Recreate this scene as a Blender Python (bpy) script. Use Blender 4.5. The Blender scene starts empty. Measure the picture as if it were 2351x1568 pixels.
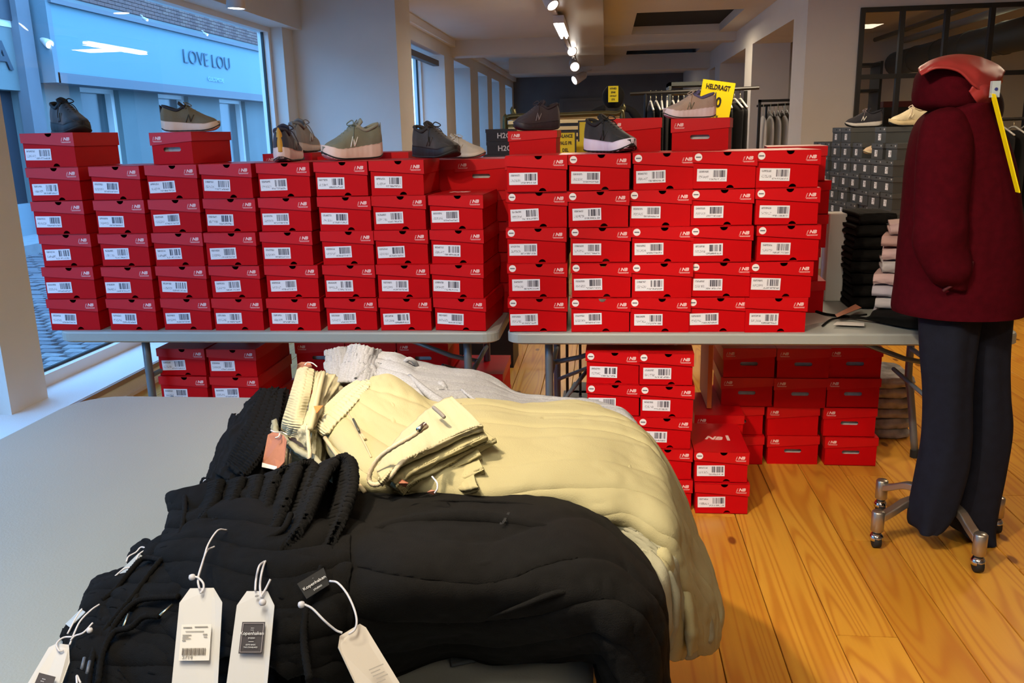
import bpy, bmesh, math, random
import numpy as np
from mathutils import Matrix, Vector
random.seed(7); rng = np.random.RandomState(5)
NUM = ['first', 'second', 'third', 'fourth', 'fifth', 'sixth', 'seventh', 'eighth', 'ninth', 'tenth', 'eleventh', 'twelfth', 'thirteenth', 'fourteenth', 'fifteenth', 'sixteenth', 'seventeenth']
S = bpy.context.scene; COL = S.collection
R = math.radians

# ------------------------------------------------------------ camera, world, light, exposure
IMW, IMH, FPX, CAMH = 2351, 1568, 1950.0, 1.495
_p, _r, _y = R(13.66), R(1.35), R(6.43)
FW = np.array([-math.sin(_y)*math.cos(_p), math.cos(_y)*math.cos(_p), -math.sin(_p)])
_rt = np.array([math.cos(_y), math.sin(_y), 0.0]); _up = np.cross(_rt, FW)
IX = _rt*math.cos(_r) - _up*math.sin(_r); IU = _up*math.cos(_r) + _rt*math.sin(_r)
CP = np.array([0, 0, CAMH])
cd = bpy.data.cameras.new('camera'); cam = bpy.data.objects.new('camera', cd); COL.objects.link(cam)
cd.sensor_width = 36; cd.lens = FPX/IMW*36; cd.clip_start = 0.05; cd.clip_end = 200
cam.matrix_world = Matrix(((IX[0], IU[0], -FW[0], 0), (IX[1], IU[1], -FW[1], 0), (IX[2], IU[2], -FW[2], CAMH), (0, 0, 0, 1)))
S.camera = cam
S.view_settings.view_transform = 'Standard'; S.view_settings.look = 'None'
S.view_settings.exposure = 0.0; S.view_settings.gamma = 1.0; S.view_settings.use_curve_mapping = False
w = bpy.data.worlds.new('world'); S.world = w; w.use_nodes = True
wb = w.node_tree.nodes['Background']; wb.inputs[0].default_value = (0.20, 0.50, 1.0, 1); wb.inputs[1].default_value = 7.2

def area(loc, size, energy, col, rot=(0, 0, 0), sy=None, spread=180):
    l = bpy.data.lights.new('area_light', 'AREA'); l.energy = energy; l.color = col; l.size = size
    if sy: l.shape = 'RECTANGLE'; l.size_y = sy
    l.spread = R(spread)
    o = bpy.data.objects.new('area_light', l); COL.objects.link(o); o.location = loc; o.rotation_euler = rot; return o
def spot(loc, tgt, energy, col, angle=60, blend=.5, rad=.04):
    l = bpy.data.lights.new('spot_light', 'SPOT'); l.energy = energy; l.color = col; l.spot_size = R(angle); l.spot_blend = blend; l.shadow_soft_size = rad
    o = bpy.data.objects.new('spot_light', l); COL.objects.link(o); o.location = loc
    o.rotation_euler = (Vector(tgt)-Vector(loc)).to_track_quat('-Z', 'Y').to_euler(); return o
WARM = (1.0, .80, .56)
# daylight through the shop windows on the left
for _y0, _w, _x in ((5.9, 4.6, -3.5), (1.0, 4.8, -3.5), (-2.2, 1.2, -3.5)):
    _o = area((_x, _y0, 1.4), 2.3, 1, (1, 1, 1), (0, R(-90), 0), _w); _o.data.cycles.is_portal = True
for yy in (12.1, 15.4, 17.9, 20.0, 22.8):
    _o = area((-3.15, yy, 1.7), 2.0, 1, (1, 1, 1), (0, R(-90), 0), 1.5); _o.data.cycles.is_portal = True
# ceiling tubes over the sales floor behind and around the photographer
area((-.35, .2, 2.86), .35, 38, (1, .90, .72), (0, 0, 0), 1.2)
area((.9, -1.2, 2.9), .5, 20, WARM, (0, 0, 0), 1.2)
# shop spots on the tracks, and one added for the table top
spot((-1.1, .9, 2.75), (.1, 3.0, .9), 105, WARM, 70, .6)
spot((-1.1, .5, 2.75), (-1.0, 3.2, 1.0), 60, (1, .86, .72), 70, .7)
spot((1.75, .6, 2.8), (1.6, 2.3, 0), 60, WARM, 62, .4)
spot((-.95, .7, 2.75), (1.25, 2.5, 0), 230, WARM, 58, .35, .03)
spot((-1.2, .5, 2.75), (-1.0, 1.6, .74), 60, (1, .86, .72), 62, .8)  # added spot, no such lamp seen; brightens the left of the table top
spot((.55, 1.0, 2.75), (.45, 3.3, .55), 42, WARM, 55, .5)
spot((-.9, 1.0, 2.75), (-.1, 1.2, .85), 32, (1, .9, .68), 70, .7)

# ------------------------------------------------------------ helpers
def ray(x, y): return FW + IX*(x-IMW/2)/FPX + IU*(IMH/2-y)/FPX
def Z(x, y, z): d = ray(x, y); return CP + d*(z-CAMH)/d[2]
def Y(x, y, yy): d = ray(x, y); return CP + d*yy/d[1]
def X(x, y, xx): d = ray(x, y); return CP + d*xx/d[0]

_cnt = {}
MATS = {}
def nd(nt, t, **k):
    n = nt.nodes.new(t)
    for a, b in k.items(): setattr(n, a, b)
    return n
def mat(name, col, rough=.6, metal=0, nscale=0, namt=.0, bump=0, bscale=200, emit=None, spec=.5, col2=None, sheen=0, detail=4):
    if name in MATS: return MATS[name]
    m = bpy.data.materials.new(name); m.use_nodes = True; nt = m.node_tree; b = nt.nodes['Principled BSDF']
    b.inputs['Base Color'].default_value = (*col, 1); b.inputs['Roughness'].default_value = rough; b.inputs['Metallic'].default_value = metal
    b.inputs['Specular IOR Level'].default_value = spec
    if sheen: b.inputs['Sheen Weight'].default_value = sheen
    if emit: b.inputs['Emission Color'].default_value = (*col, 1); b.inputs['Emission Strength'].default_value = emit
    if nscale or bump:
        tc = nd(nt, 'ShaderNodeTexCoord')
    if nscale:
        no = nd(nt, 'ShaderNodeTexNoise'); no.inputs['Scale'].default_value = nscale; no.inputs['Detail'].default_value = detail
        nt.links.new(tc.outputs['Object'], no.inputs['Vector'])
        rp = nd(nt, 'ShaderNodeValToRGB'); c2 = col2 or tuple(c*(1-namt) for c in col)
        rp.color_ramp.elements[0].color = (*c2, 1); rp.color_ramp.elements[0].position = .3
        rp.color_ramp.elements[1].color = (*col, 1); rp.color_ramp.elements[1].position = .7
        nt.links.new(no.outputs['Fac'], rp.inputs['Fac']); nt.links.new(rp.outputs['Color'], b.inputs['Base Color'])
    if bump:
        n2 = nd(nt, 'ShaderNodeTexNoise'); n2.inputs['Scale'].default_value = bscale; n2.inputs['Detail'].default_value = 3
        nt.links.new(tc.outputs['Object'], n2.inputs['Vector'])
        bp = nd(nt, 'ShaderNodeBump'); bp.inputs['Strength'].default_value = bump; bp.inputs['Distance'].default_value = .002
        nt.links.new(n2.outputs['Fac'], bp.inputs['Height']); nt.links.new(bp.outputs['Normal'], b.inputs['Normal'])
    MATS[name] = m; return m

def empty(name, loc=(0, 0, 0), rz=0, label=None, cat=None, group=None, kind=None):
    o = bpy.data.objects.new(name, None); COL.objects.link(o); o.location = loc; o.rotation_euler = (0, 0, rz); o.empty_display_size = .05
    return tag(o, label, cat, group, kind)
def tag(o, label=None, cat=None, group=None, kind=None):
    if label: o['label'] = label
    if cat: o['category'] = cat
    if group: o['group'] = group
    if kind: o['kind'] = kind
    return o
def obj(name, me, m=None, parent=None, loc=None, rot=None):
    if m is not None and not me.materials:
        me.materials.append(m)
    o = bpy.data.objects.new(name, me); COL.objects.link(o)
    if parent is not None: o.parent = parent
    if loc is not None: o.location = loc
    if rot is not None: o.rotation_euler = rot
    return o
class MB:
    def __init__(s): s.v = []; s.f = []
    def add(s, v, f):
        n = len(s.v); s.v += [tuple(map(float, p)) for p in v]; s.f += [tuple(i+n for i in q) for q in f]; return s
    def box(s, x0, x1, y0, y1, z0, z1):
        v = [(x0, y0, z0), (x1, y0, z0), (x1, y1, z0), (x0, y1, z0), (x0, y0, z1), (x1, y0, z1), (x1, y1, z1), (x0, y1, z1)]
        return s.add(v, [(0, 3, 2, 1), (4, 5, 6, 7), (0, 1, 5, 4), (1, 2, 6, 5), (2, 3, 7, 6), (3, 0, 4, 7)])
    def prism(s, poly, a, b, axis='y'):
        """poly: 2D list; extruded between a and b along the axis"""
        n = len(poly)
        def mk(p, t):
            return (p[0], t, p[1]) if axis == 'y' else ((t, p[0], p[1]) if axis == 'x' else (p[0], p[1], t))
        v = [mk(p, a) for p in poly]+[mk(p, b) for p in poly]
        f = [tuple(range(n)), tuple(range(2*n-1, n-1, -1))]+[(i, i+n, (i+1) % n+n, (i+1) % n) for i in range(n)]
        return s.add(v, f)
    def tube(s, pts, r, n=8, closed=False, cap=True):
        pts = [np.array(p, float) for p in pts]; rs = r if hasattr(r, '__len__') else [r]*len(pts)
        up = None; V = []; N = len(pts)
        for i, p in enumerate(pts):
            if closed: t = pts[(i+1) % N]-pts[i-1]
            else: t = pts[min(i+1, N-1)]-pts[max(i-1, 0)]
            t = t/(np.linalg.norm(t)+1e-9)
            if up is None: up = np.array([0, 0, 1.]) if abs(t[2]) < .9 else np.array([1., 0, 0])
            a = np.cross(t, up); a /= (np.linalg.norm(a)+1e-9); up = np.cross(a, t)
            for k in range(n):
                th = 2*math.pi*k/n; V.append(p+rs[i]*(math.cos(th)*a+math.sin(th)*up))
        F = []
        for i in range(N if closed else N-1):
            for k in range(n):
                j = (i+1) % N; F.append((i*n+k, i*n+(k+1) % n, j*n+(k+1) % n, j*n+k))
        if cap and not closed: F += [tuple(range(n-1, -1, -1)), tuple((N-1)*n+k for k in range(n))]
        return s.add(V, F)
    def lathe(s, prof, n=16, c=(0, 0, 0), axis=None):
        V = []
        for (r, z) in prof:
            for k in range(n):
                th = 2*math.pi*k/n; V.append((c[0]+r*math.cos(th), c[1]+r*math.sin(th), c[2]+z))
        F = [(i*n+k, i*n+(k+1) % n, (i+1)*n+(k+1) % n, (i+1)*n+k) for i in range(len(prof)-1) for k in range(n)]
        F += [tuple(range(n-1, -1, -1)), tuple((len(prof)-1)*n+k for k in range(n))]
        return s.add(V, F)
    def mesh(s, name, smooth=False):
        me = bpy.data.meshes.new(name); me.from_pydata(s.v, [], s.f); me.validate()
        bm = bmesh.new(); bm.from_mesh(me); bmesh.ops.recalc_face_normals(bm, faces=bm.faces); bm.to_mesh(me); bm.free()
        if smooth: me.polygons.foreach_set('use_smooth', [True]*len(me.polygons))
        me.update(); return me
    def build(s, name, m, parent=None, smooth=False, loc=None, rot=None, org=None):
        if org is not None: s.v = [(p[0]-org[0], p[1]-org[1], p[2]-org[2]) for p in s.v]
        return obj(name, s.mesh(name, smooth), m, parent, loc, rot)
def box(name, x0, x1, y0, y1, z0, z1, m, parent=None, bev=0):
    """box with its origin at its base centre"""
    c = ((x0+x1)/2, (y0+y1)/2, z0); b = MB().box(x0-c[0], x1-c[0], y0-c[1], y1-c[1], 0, z1-z0)
    o = b.build(name, m, parent, loc=c)
    if parent is not None and parent.type == 'EMPTY':
        o.location = Vector(c)-parent.location
    if bev:
        md = o.modifiers.new('bevel', 'BEVEL'); md.width = bev; md.segments = 2
    return o
def smoothpath(pts, n):
    pts = np.array(pts, float); return crgrid(pts[:, None, :], n, 1)[:, 0, :]
def crw(n, m):
    W = np.zeros((m, n))
    for i in range(m):
        t = i/(m-1)*(n-1) if m > 1 else 0; k = min(int(t), n-2) if n > 1 else 0; u = t-k
        if n == 1: W[i, 0] = 1; continue
        w4 = (-.5*u+u*u-.5*u**3, 1-2.5*u*u+1.5*u**3, .5*u+2*u*u-1.5*u**3, -.5*u*u+.5*u**3)
        for j, ww in zip((k-1, k, k+1, k+2), w4):
            if j < 0: W[i, 0] += 2*ww; W[i, 1] -= ww
            elif j > n-1: W[i, n-1] += 2*ww; W[i, n-2] -= ww
            else: W[i, j] += ww
    return W
def crgrid(C, nu, nv):
    C = np.array(C, float); A = crw(C.shape[0], nu); B = crw(C.shape[1], nv)
    return np.einsum('ia,abk,jb->ijk', A, C, B)
_G = rng.rand(257, 257)
def vnoise(x, y):
    x = np.asarray(x, float) % 256; y = np.asarray(y, float) % 256
    xi = x.astype(int); yi = y.astype(int); fx = x-xi; fy = y-yi; fx = fx*fx*(3-2*fx); fy = fy*fy*(3-2*fy)
    g = lambda a, b: _G[a % 256, b % 256]
    return (g(xi, yi)*(1-fx)+g(xi+1, yi)*fx)*(1-fy)+(g(xi, yi+1)*(1-fx)+g(xi+1, yi+1)*fx)*fy-.5
def gnormals(P):
    du = np.gradient(P, axis=0); dv = np.gradient(P, axis=1); n = np.cross(du, dv)
    n /= (np.linalg.norm(n, axis=2, keepdims=True)+1e-9); return n
def sheet(name, ctrl, nu, nv, m, parent, thick=.006, disp=None, flip=False, org=(0, 0, 0), closeu=False):
    """a cloth sheet through a grid of control points, with real thickness"""
    P = crgrid(ctrl, nu, nv); U, V = np.meshgrid(np.linspace(0, 1, nu), np.linspace(0, 1, nv), indexing='ij')
    n = gnormals(P)
    if flip: n = -n
    if disp is not None: P = P+n*disp(U, V)[..., None]; n = gnormals(P)*( -1 if flip else 1)
    Q = P-n*thick
    V_ = [tuple(p) for p in P.reshape(-1, 3)]+[tuple(p) for p in Q.reshape(-1, 3)]; N = nu*nv; F = []
    for i in range(nu-1):
        for j in range(nv-1):
            a, b, c, d = i*nv+j, (i+1)*nv+j, (i+1)*nv+j+1, i*nv+j+1
            F.append((a, b, c, d)); F.append((N+d, N+c, N+b, N+a))
    for i in range(nu-1):
        a, b = i*nv, (i+1)*nv; F.append((b, a, N+a, N+b)); a, b = i*nv+nv-1, (i+1)*nv+nv-1; F.append((a, b, N+b, N+a))
    for j in range(nv-1):
        a, b = j, j+1; F.append((a, b, N+b, N+a)); a, b = (nu-1)*nv+j, (nu-1)*nv+j+1; F.append((b, a, N+a, N+b))
    return MB().add(V_, F).build(name, m, parent, True, org=org)
def rings(name, prof, m, parent, n=40, nz=40, disp=None, cap=(True, True), thick=0, org=(0, 0, 0)):
    """closed loft: prof = list of rings, every ring a list of the same number of 3D points"""
    C = np.array(prof, float); C = np.concatenate([C, C[:, :1]], axis=1)
    k = C.shape[1]-1
    A = crw(C.shape[0], nz); P0 = np.einsum('ia,abk->ibk', A, C[:, :k])
    # periodic interpolation round the ring
    Bw = np.zeros((n, k))
    for i in range(n):
        t = i/n*k; q = int(t); u = t-q
        w4 = (-.5*u+u*u-.5*u**3, 1-2.5*u*u+1.5*u**3, .5*u+2*u*u-1.5*u**3, -.5*u*u+.5*u**3)
        for j, ww in zip((q-1, q, q+1, q+2), w4): Bw[i, j % k] += ww
    P = np.einsum('iak,ja->ijk', P0, Bw)
    if disp is not None:
        du = np.gradient(P, axis=0); dv = np.roll(P, -1, 1)-np.roll(P, 1, 1); nn = np.cross(dv, du); nn /= (np.linalg.norm(nn, axis=2, keepdims=True)+1e-9)
        U, V = np.meshgrid(np.linspace(0, 1, nz), np.arange(n)/n, indexing='ij'); P = P+nn*disp(U, V)[..., None]
    F = [(i*n+j, i*n+(j+1) % n, (i+1)*n+(j+1) % n, (i+1)*n+j) for i in range(nz-1) for j in range(n)]
    if cap[0]: F.append(tuple(range(n-1, -1, -1)))
    if cap[1]: F.append(tuple((nz-1)*n+j for j in range(n)))
    o = MB().add(P.reshape(-1, 3), F).build(name, m, parent, True, org=org)
    if thick:
        md = o.modifiers.new('thickness', 'SOLIDIFY'); md.thickness = thick; md.offset = -1
    return o
def ell(cx, cy, cz, rx, ry, rot=0, k=12, sq=1.0):
    out = []
    for i in range(k):
        t = 2*math.pi*i/k; c, s_ = math.cos(t), math.sin(t); c = abs(c)**sq*math.copysign(1, c); s_ = abs(s_)**sq*math.copysign(1, s_)
        x, y = rx*c, ry*s_; out.append((cx+x*math.cos(rot)-y*math.sin(rot), cy+x*math.sin(rot)+y*math.cos(rot), cz))
    return out
_tx = {}
def text_mesh(s, size=.1, bold=0, shear=0, ext=.0005, sx=1):
    k = (s, size, bold, shear, ext, sx)
    if k in _tx: return _tx[k]
    c = bpy.data.curves.new('lettering', 'FONT'); c.body = s; c.size = size; c.offset = bold; c.shear = shear; c.extrude = ext
    c.align_x = 'CENTER'; c.align_y = 'CENTER'; c.resolution_u = 3
    o = bpy.data.objects.new('lettering', c); COL.objects.link(o); bpy.context.view_layer.update()
    me = bpy.data.meshes.new_from_object(o.evaluated_get(bpy.context.evaluated_depsgraph_get())); bpy.data.objects.remove(o)
    if sx != 1: me.transform(Matrix.Diagonal((sx, 1, 1, 1)))
    _tx[k] = me; return me
def text(s, parent, loc, rot, size, m, bold=0, shear=0, name='lettering', sx=1, ext=.0005):
    me = text_mesh(s, size, bold, shear, ext, sx)
    if me.materials and me.materials[0] != m: me = me.copy(); me.materials.clear()
    return obj(name, me, m, parent, loc, rot)

# ------------------------------------------------------------ materials of the setting
wallm = mat('painted_wall', (.70, .68, .64), .75, nscale=3, namt=.05, bump=.15, bscale=120)
trimm = mat('white_trim', (.78, .76, .73), .45)
ceilm = mat('painted_ceiling', (.66, .62, .56), .8, nscale=2, namt=.04)
soffm = mat('soffit_paint', (.62, .56, .46), .32, nscale=2, namt=.04)
darkwall = mat('dark_grey_wall', (.13, .138, .15), .7, nscale=1.5, namt=.2)
blackm = mat('black_metal', (.008, .008, .008), .45)
blackpanel = mat('black_panel', (.004, .004, .003), .8)
pier_m = wallm
def glassmat():
    m = bpy.data.materials.new('window_glass'); m.use_nodes = True; nt = m.node_tree; nt.nodes.remove(nt.nodes['Principled BSDF'])
    out = nt.nodes['Material Output']; f = nd(nt, 'ShaderNodeFresnel'); f.inputs['IOR'].default_value = 1.5
    t = nd(nt, 'ShaderNodeBsdfTransparent'); t.inputs[0].default_value = (.93, .97, .97, 1); g = nd(nt, 'ShaderNodeBsdfGlossy'); g.inputs['Roughness'].default_value = .0
    mx = nd(nt, 'ShaderNodeMixShader'); nt.links.new(f.outputs[0], mx.inputs[0]); nt.links.new(t.outputs[0], mx.inputs[1]); nt.links.new(g.outputs[0], mx.inputs[2]); nt.links.new(mx.outputs[0], out.inputs[0]); return m
glass = glassmat()
def woodmat():
    m = bpy.data.materials.new('pine_plank'); m.use_nodes = True; nt = m.node_tree; b = nt.nodes['Principled BSDF']; L = nt.links.new
    ge = nd(nt, 'ShaderNodeNewGeometry'); oi = nd(nt, 'ShaderNodeObjectInfo')
    def mth(op, a, b_=None, c=None):
        n = nd(nt, 'ShaderNodeMath', operation=op)
        for i, q in enumerate((a, b_, c)):
            if q is None: continue
            if isinstance(q, (int, float)): n.inputs[i].default_value = q
            else: L(q, n.inputs[i])
        return n.outputs[0]
    sp = nd(nt, 'ShaderNodeSeparateXYZ'); L(ge.outputs['Position'], sp.inputs[0])
    off = mth('MULTIPLY', oi.outputs['Random'], 37.0)
    def vec(sx, sy, k=1.0):
        c = nd(nt, 'ShaderNodeCombineXYZ'); L(mth('MULTIPLY', sp.outputs[0], sx), c.inputs[0]); L(mth('MULTIPLY_ADD', sp.outputs[1], sy, mth('MULTIPLY', off, k)), c.inputs[1]); L(off, c.inputs[2]); return c.outputs[0]
    n1 = nd(nt, 'ShaderNodeTexNoise'); n1.inputs['Scale'].default_value = 1; n1.inputs['Detail'].default_value = 1; L(vec(6.0, .42), n1.inputs['Vector'])
    ringv = mth('SINE', mth('MULTIPLY', n1.outputs['Fac'], 120.0))
    ring = mth('POWER', mth('MULTIPLY_ADD', ringv, .5, .5), 3.0)
    n2 = nd(nt, 'ShaderNodeTexNoise'); n2.inputs['Scale'].default_value = 1; n2.inputs['Detail'].default_value = 6; L(vec(160, 3), n2.inputs['Vector'])
    n3 = nd(nt, 'ShaderNodeTexNoise'); n3.inputs['Scale'].default_value = 1; n3.inputs['Detail'].default_value = 2; L(vec(2, .7), n3.inputs['Vector'])
    cr = nd(nt, 'ShaderNodeValToRGB'); e = cr.color_ramp.elements
    e[0].position = 0; e[0].color = (.50, .215, .018, 1); e[1].position = 1; e[1].color = (.76, .40, .05, 1)
    L(mth('ADD', mth('MULTIPLY', n3.outputs['Fac'], .5), mth('MULTIPLY', oi.outputs['Random'], .5)), cr.inputs['Fac'])
    def mix(fac, a, col, mode='MIX'):
        x = nd(nt, 'ShaderNodeMix', data_type='RGBA', blend_type=mode); L(fac, x.inputs[0]); L(a, x.inputs[6]); x.inputs[7].default_value = (*col, 1); return x.outputs[2]
    c = mix(mth('MULTIPLY', ring, .55), cr.outputs['Color'], (.42, .125, .012))
    c = mix(mth('MULTIPLY', n2.outputs['Fac'], .22), c, (.36, .13, .02))
    vo = nd(nt, 'ShaderNodeTexVoronoi', voronoi_dimensions='2D'); vo.inputs['Scale'].default_value = 1; L(vec(3.3, 1.5), vo.inputs['Vector'])
    kn = nd(nt, 'ShaderNodeMapRange'); kn.inputs[1].default_value = .035; kn.inputs[2].default_value = .06; kn.inputs[3].default_value = 1; kn.inputs[4].default_value = 0; L(vo.outputs['Distance'], kn.inputs[0])
    sk = nd(nt, 'ShaderNodeSeparateColor'); L(vo.outputs['Color'], sk.inputs[0])
    c = mix(mth('MULTIPLY', mth('MULTIPLY', kn.outputs[0], .85), mth('GREATER_THAN', sk.outputs[0], .25)), c, (.12, .03, .006))
    L(c, b.inputs['Base Color']); b.inputs['Roughness'].default_value = .33; b.inputs['Specular IOR Level'].default_value = .45
    bp = nd(nt, 'ShaderNodeBump'); bp.inputs['Strength'].default_value = .12; bp.inputs['Distance'].default_value = .001; L(n2.outputs['Fac'], bp.inputs['Height']); L(bp.outputs[0], b.inputs['Normal'])
    return m
pine = woodmat()
XG = -3.3          # shop window glass plane
HC = 3.0           # ceiling height

# ------------------------------------------------------------ floor of planks
fl = tag(box('floor', -2.95, 8.5, -3, 24, -.06, -.022, mat('subfloor', (.05, .025, .008), .9)), kind='structure')
PW = .18; pm = {}
def plank(x, y0, y1):
    L_ = round(y1-y0, 2)
    if L_ not in pm:
        b = MB(); g = .0015; h = PW/2-g
        b.prism([(-h, 0), (h, 0), (h, .020), (h-.0015, .022), (-h+.0015, .022), (-h, .020)], g, L_-g, 'y'); me = b.mesh('plank'); me.materials.append(pine); pm[L_] = me
    o = obj('plank', pm[L_], None, fl); o.location = (x-fl.location[0], y0-fl.location[1], -.022-fl.location[2])
nx = int((8.4+2.9)/PW)
for i in range(nx):
    x = -2.86+PW*i+PW/2-.04
    if x > 5.6: ys = [5.5, 14, 24]
    elif x < -.3: ys = [-.6, 3.0+(i*37 % 17)*.08, 9.4, 24]
    else: ys = [-.6, 2.2+(i*53 % 23)*.09, 6.1+(i*31 % 13)*.12, 12+(i % 3)*.7, 24]
    for a, b in zip(ys[:-1], ys[1:]): plank(x, round(a, 2), round(b, 2))

# ------------------------------------------------------------ walls
wl = empty('wall_left', (0, 0, 0), kind='structure')
def P(name, *a, m=wallm, par=wl, bev=0): return box(name, *a, m, par, bev)
P('window_header', -3.36, -3.02, -3.1, 8.7, 2.56, HC)
P('window_header', -3.02, -2.45, -3.1, 9.3, 2.93, HC)
P('pillar', -3.36, -3.09, 3.93, 3.96+.27, .13, 2.57)
P('pier', -3.36, -2.06, 8.7, 9.35, 0, HC)
P('reveal', -3.36, -3.12, 8.42, 8.7, .1, 2.57)
op = [(10.6, 13.7), (14.55, 16.3), (17.3, 18.65), (19.4, 20.75), (22.0, 23.6)]
ys = [9.35]+[q for o_ in op for q in o_]+[24.1]
for a, b in zip(ys[0::2], ys[1::2]): P('pier', -3.0, -2.5, a, b, 0, 2.72)
P('wall_head', -3.0, -2.5, 9.35, 24.1, 2.72, HC)
P('wall_base', -3.0, -2.5, 9.35, 24.1, 0, .75)
P('crown_moulding', -2.5, -2.42, 9.35, 24, 2.9, HC, m=trimm)
# platform of the show window
tag(box('window_platform', -3.42, -2.88, -3.1, 8.7, -.02, .13, mat('platform_paint', (.80, .78, .77), .55, nscale=200, namt=.12)), kind='structure')
tag(box('trim_1', -2.9, -2.86, -3.1, 8.7, .10, .128, mat('brown_nosing', (.30, .19, .15), .5)), kind='structure')
tag(box('baseboard_left', -2.88, -2.865, -3.1, 8.7, -.005, .02, trimm), kind='structure')
# windows
def window(n, y0, y1, x=XG, z0=.13, z1=2.57, mull=(), fw=.07):
    t = empty('window_%d' % n, (x, (y0+y1)/2, z0), kind='structure')
    box('frame', x-.05, x+.06, y0, y1, z0, z0+fw, trimm, t); box('frame', x-.05, x+.06, y0, y1, z1-fw*.8, z1, trimm, t)
    for yy in (y0, y1-fw*.8)+tuple(mull): box('frame', x-.05, x+.06, yy, yy+fw*.8, z0+fw, z1-fw*.8, trimm, t)
    for a in ((y0+fw*.8), y1-fw*.8-.014): box('gasket', x-.012, x+.012, a, a+.014, z0+fw, z1-fw*.8, blackm, t)
    box('gasket', x-.012, x+.012, y0+fw*.8, y1-fw*.8, z0+fw, z0+fw+.014, blackm, t)
    me = MB(); me.add([(x, y0+.05, z0+fw), (x, y1-.05, z0+fw), (x, y1-.05, z1-.05), (x, y0+.05, z1-.05)], [(0, 1, 2, 3)])
    me.build('glass_pane', glass, t, org=t.location); return t
window(1, 4.23, 8.42); window(2, -.9, 3.93); window(3, -3.05, -1.0)
for k, (a, b) in enumerate(op): window(4+k, a, b, -2.93, .75, 2.72, ((a+b)/2-.03,), .06)
# roller blind over the first far window
bl = empty('roller_blind', (-2.6, 12.2, 2.55)); tag(bl, 'dark roller blind cassette at the head of the first far window', 'blind')
box('cassette', -2.64, -2.55, 10.7, 13.5, 2.55, 2.63, mat('dark_cassette', (.05, .045, .045), .5), bl)
# the other walls
wbk = box('wall_back', -3.0, 8.6, 24, 24.2, 0, HC, darkwall); tag(wbk, kind='structure')
d1 = empty('door_1', (.0, 23.97, 0), kind='structure'); dm = mat('grey_door', (.12, .12, .12), .6)
box('frame', -1.25, .25, 23.9, 23.98, 0, 2.42, dm, d1); box('door_leaf', -1.15, .15, 23.86, 23.9, .02, 2.34, mat('grey_leaf', (.10, .10, .105), .55), d1); box('door_panel', -.95, -.05, 23.84, 23.86, 1.3, 2.15, dm, d1)
tag(box('wall_front', -3.6, 8.6, -3.2, -3.05, -.05, HC, wallm), kind='structure')
tag(box('wall_side', 8.5, 8.65, -3.1, 24, -.05, HC, mat('cream_wall', (.62, .58, .48), .8)), kind='structure')
wr = empty('wall_right', (2.3, 12, 0), kind='structure')
P('pier', 2.05, 2.57, 9.5, 10.16, 0, 2.66, par=wr); P('pier', 2.05, 2.57, 12.87, 13.5, 0, 2.66, par=wr); P('pier', 2.05, 2.57, 16.4, 17.1, 0, 2.66, par=wr)
P('wall_panel', 2.05, 2.57, 18.0, 24, 0, 2.66, par=wr)
P('long_beam', 2.05, 2.57, 9.5, 24, 2.66, HC, par=wr)
P('cross_header', 2.57, 8.5, 9.5, 9.9, 2.67, HC, par=wr)
P('wall_panel', 2.5, 3.35, 15.0, 15.15, 0, 2.9, par=wr, m=mat('grey_wall', (.42, .42, .42), .8))
P('wall_panel', 3.8, 8.5, 15.4, 15.6, 0, HC, par=wr, m=mat('cream_wall', (.62, .58, .48), .8))
# ceiling with recesses
ce = empty('ceiling', (0, 10, HC), kind='structure')
def CE(name, *a, m=ceilm): return box(name, *a, m, ce)
hx0, hx1 = .40, 1.77
CE('ceiling_field', -3.6, hx0, -3.2, 24.2, HC, HC+.12); CE('ceiling_field', hx1, 8.65, -3.2, 24.2, HC, HC+.12)
for a, b in ((-3.2, 11.86), (14.4, 17.15), (18.6, 24.2)): CE('ceiling_field', hx0, hx1, a, b, HC, HC+.12)
for a, b in ((11.86, 14.4), (17.15, 18.6)):
    CE('recess_lining', hx0, hx1, a, b, HC+.12, HC+.5, m=blackpanel)
CE('soffit', -.60, -.03, 3.5, 18.0, 2.80, HC, m=soffm)
CE('cross_beam', -2.5, -.60, 14.3, 14.75, 2.76, HC); CE('cross_beam', -.03, 2.05, 14.45, 14.8, 2.87, HC)
CE('cross_beam', -1.95, 2.05, 17.95, 18.6, 2.70, HC)
# ducts and pipes in the side room
du = empty('ventilation_duct', (4.2, 12, 2.5)); tag(du, 'large grey round ventilation duct under the side room ceiling behind black glazing', 'duct')
dmt = mat('duct_steel', (.10, .11, .10), .5, .3); dlt = mat('duct_light', (.38, .38, .34), .6)
p0, p1 = Z(2000, 160, 2.5), Z(2351, 85, 2.5); b = MB(); b.tube([(p0[0], 9.9, 2.5), (p0[0], 15.4, 2.5)], .19, 20); b.build('duct_tube', dmt, du, True, org=du.location)
for yy in (10.4, 11.4, 12.4, 13.4, 14.4): MB().tube([(p0[0], yy, 2.5), (p0[0], yy+.03, 2.5)], .2, 20).build('duct_collar', dmt, du, True, org=du.location)
for k, (px, py, zz, r_, mm) in enumerate(((2100, 85, 2.84, .05, dlt), (2100, 60, 2.88, .035, dmt), (2100, 128, 2.72, .045, dlt))):
    q = Z(px, py, zz); o = empty('ceiling_pipe', (q[0], 9.95, zz)); tag(o, ['wide pale pipe above the round duct in the side room', 'thin dark pipe tight under the side room ceiling', 'pale pipe running beside the round duct in the side room'][k], 'pipe')
    MB().tube([(q[0], 9.95, zz), (q[0], 15.3, zz)], r_, 12).build('pipe', mm, o, True, org=o.location)
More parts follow.
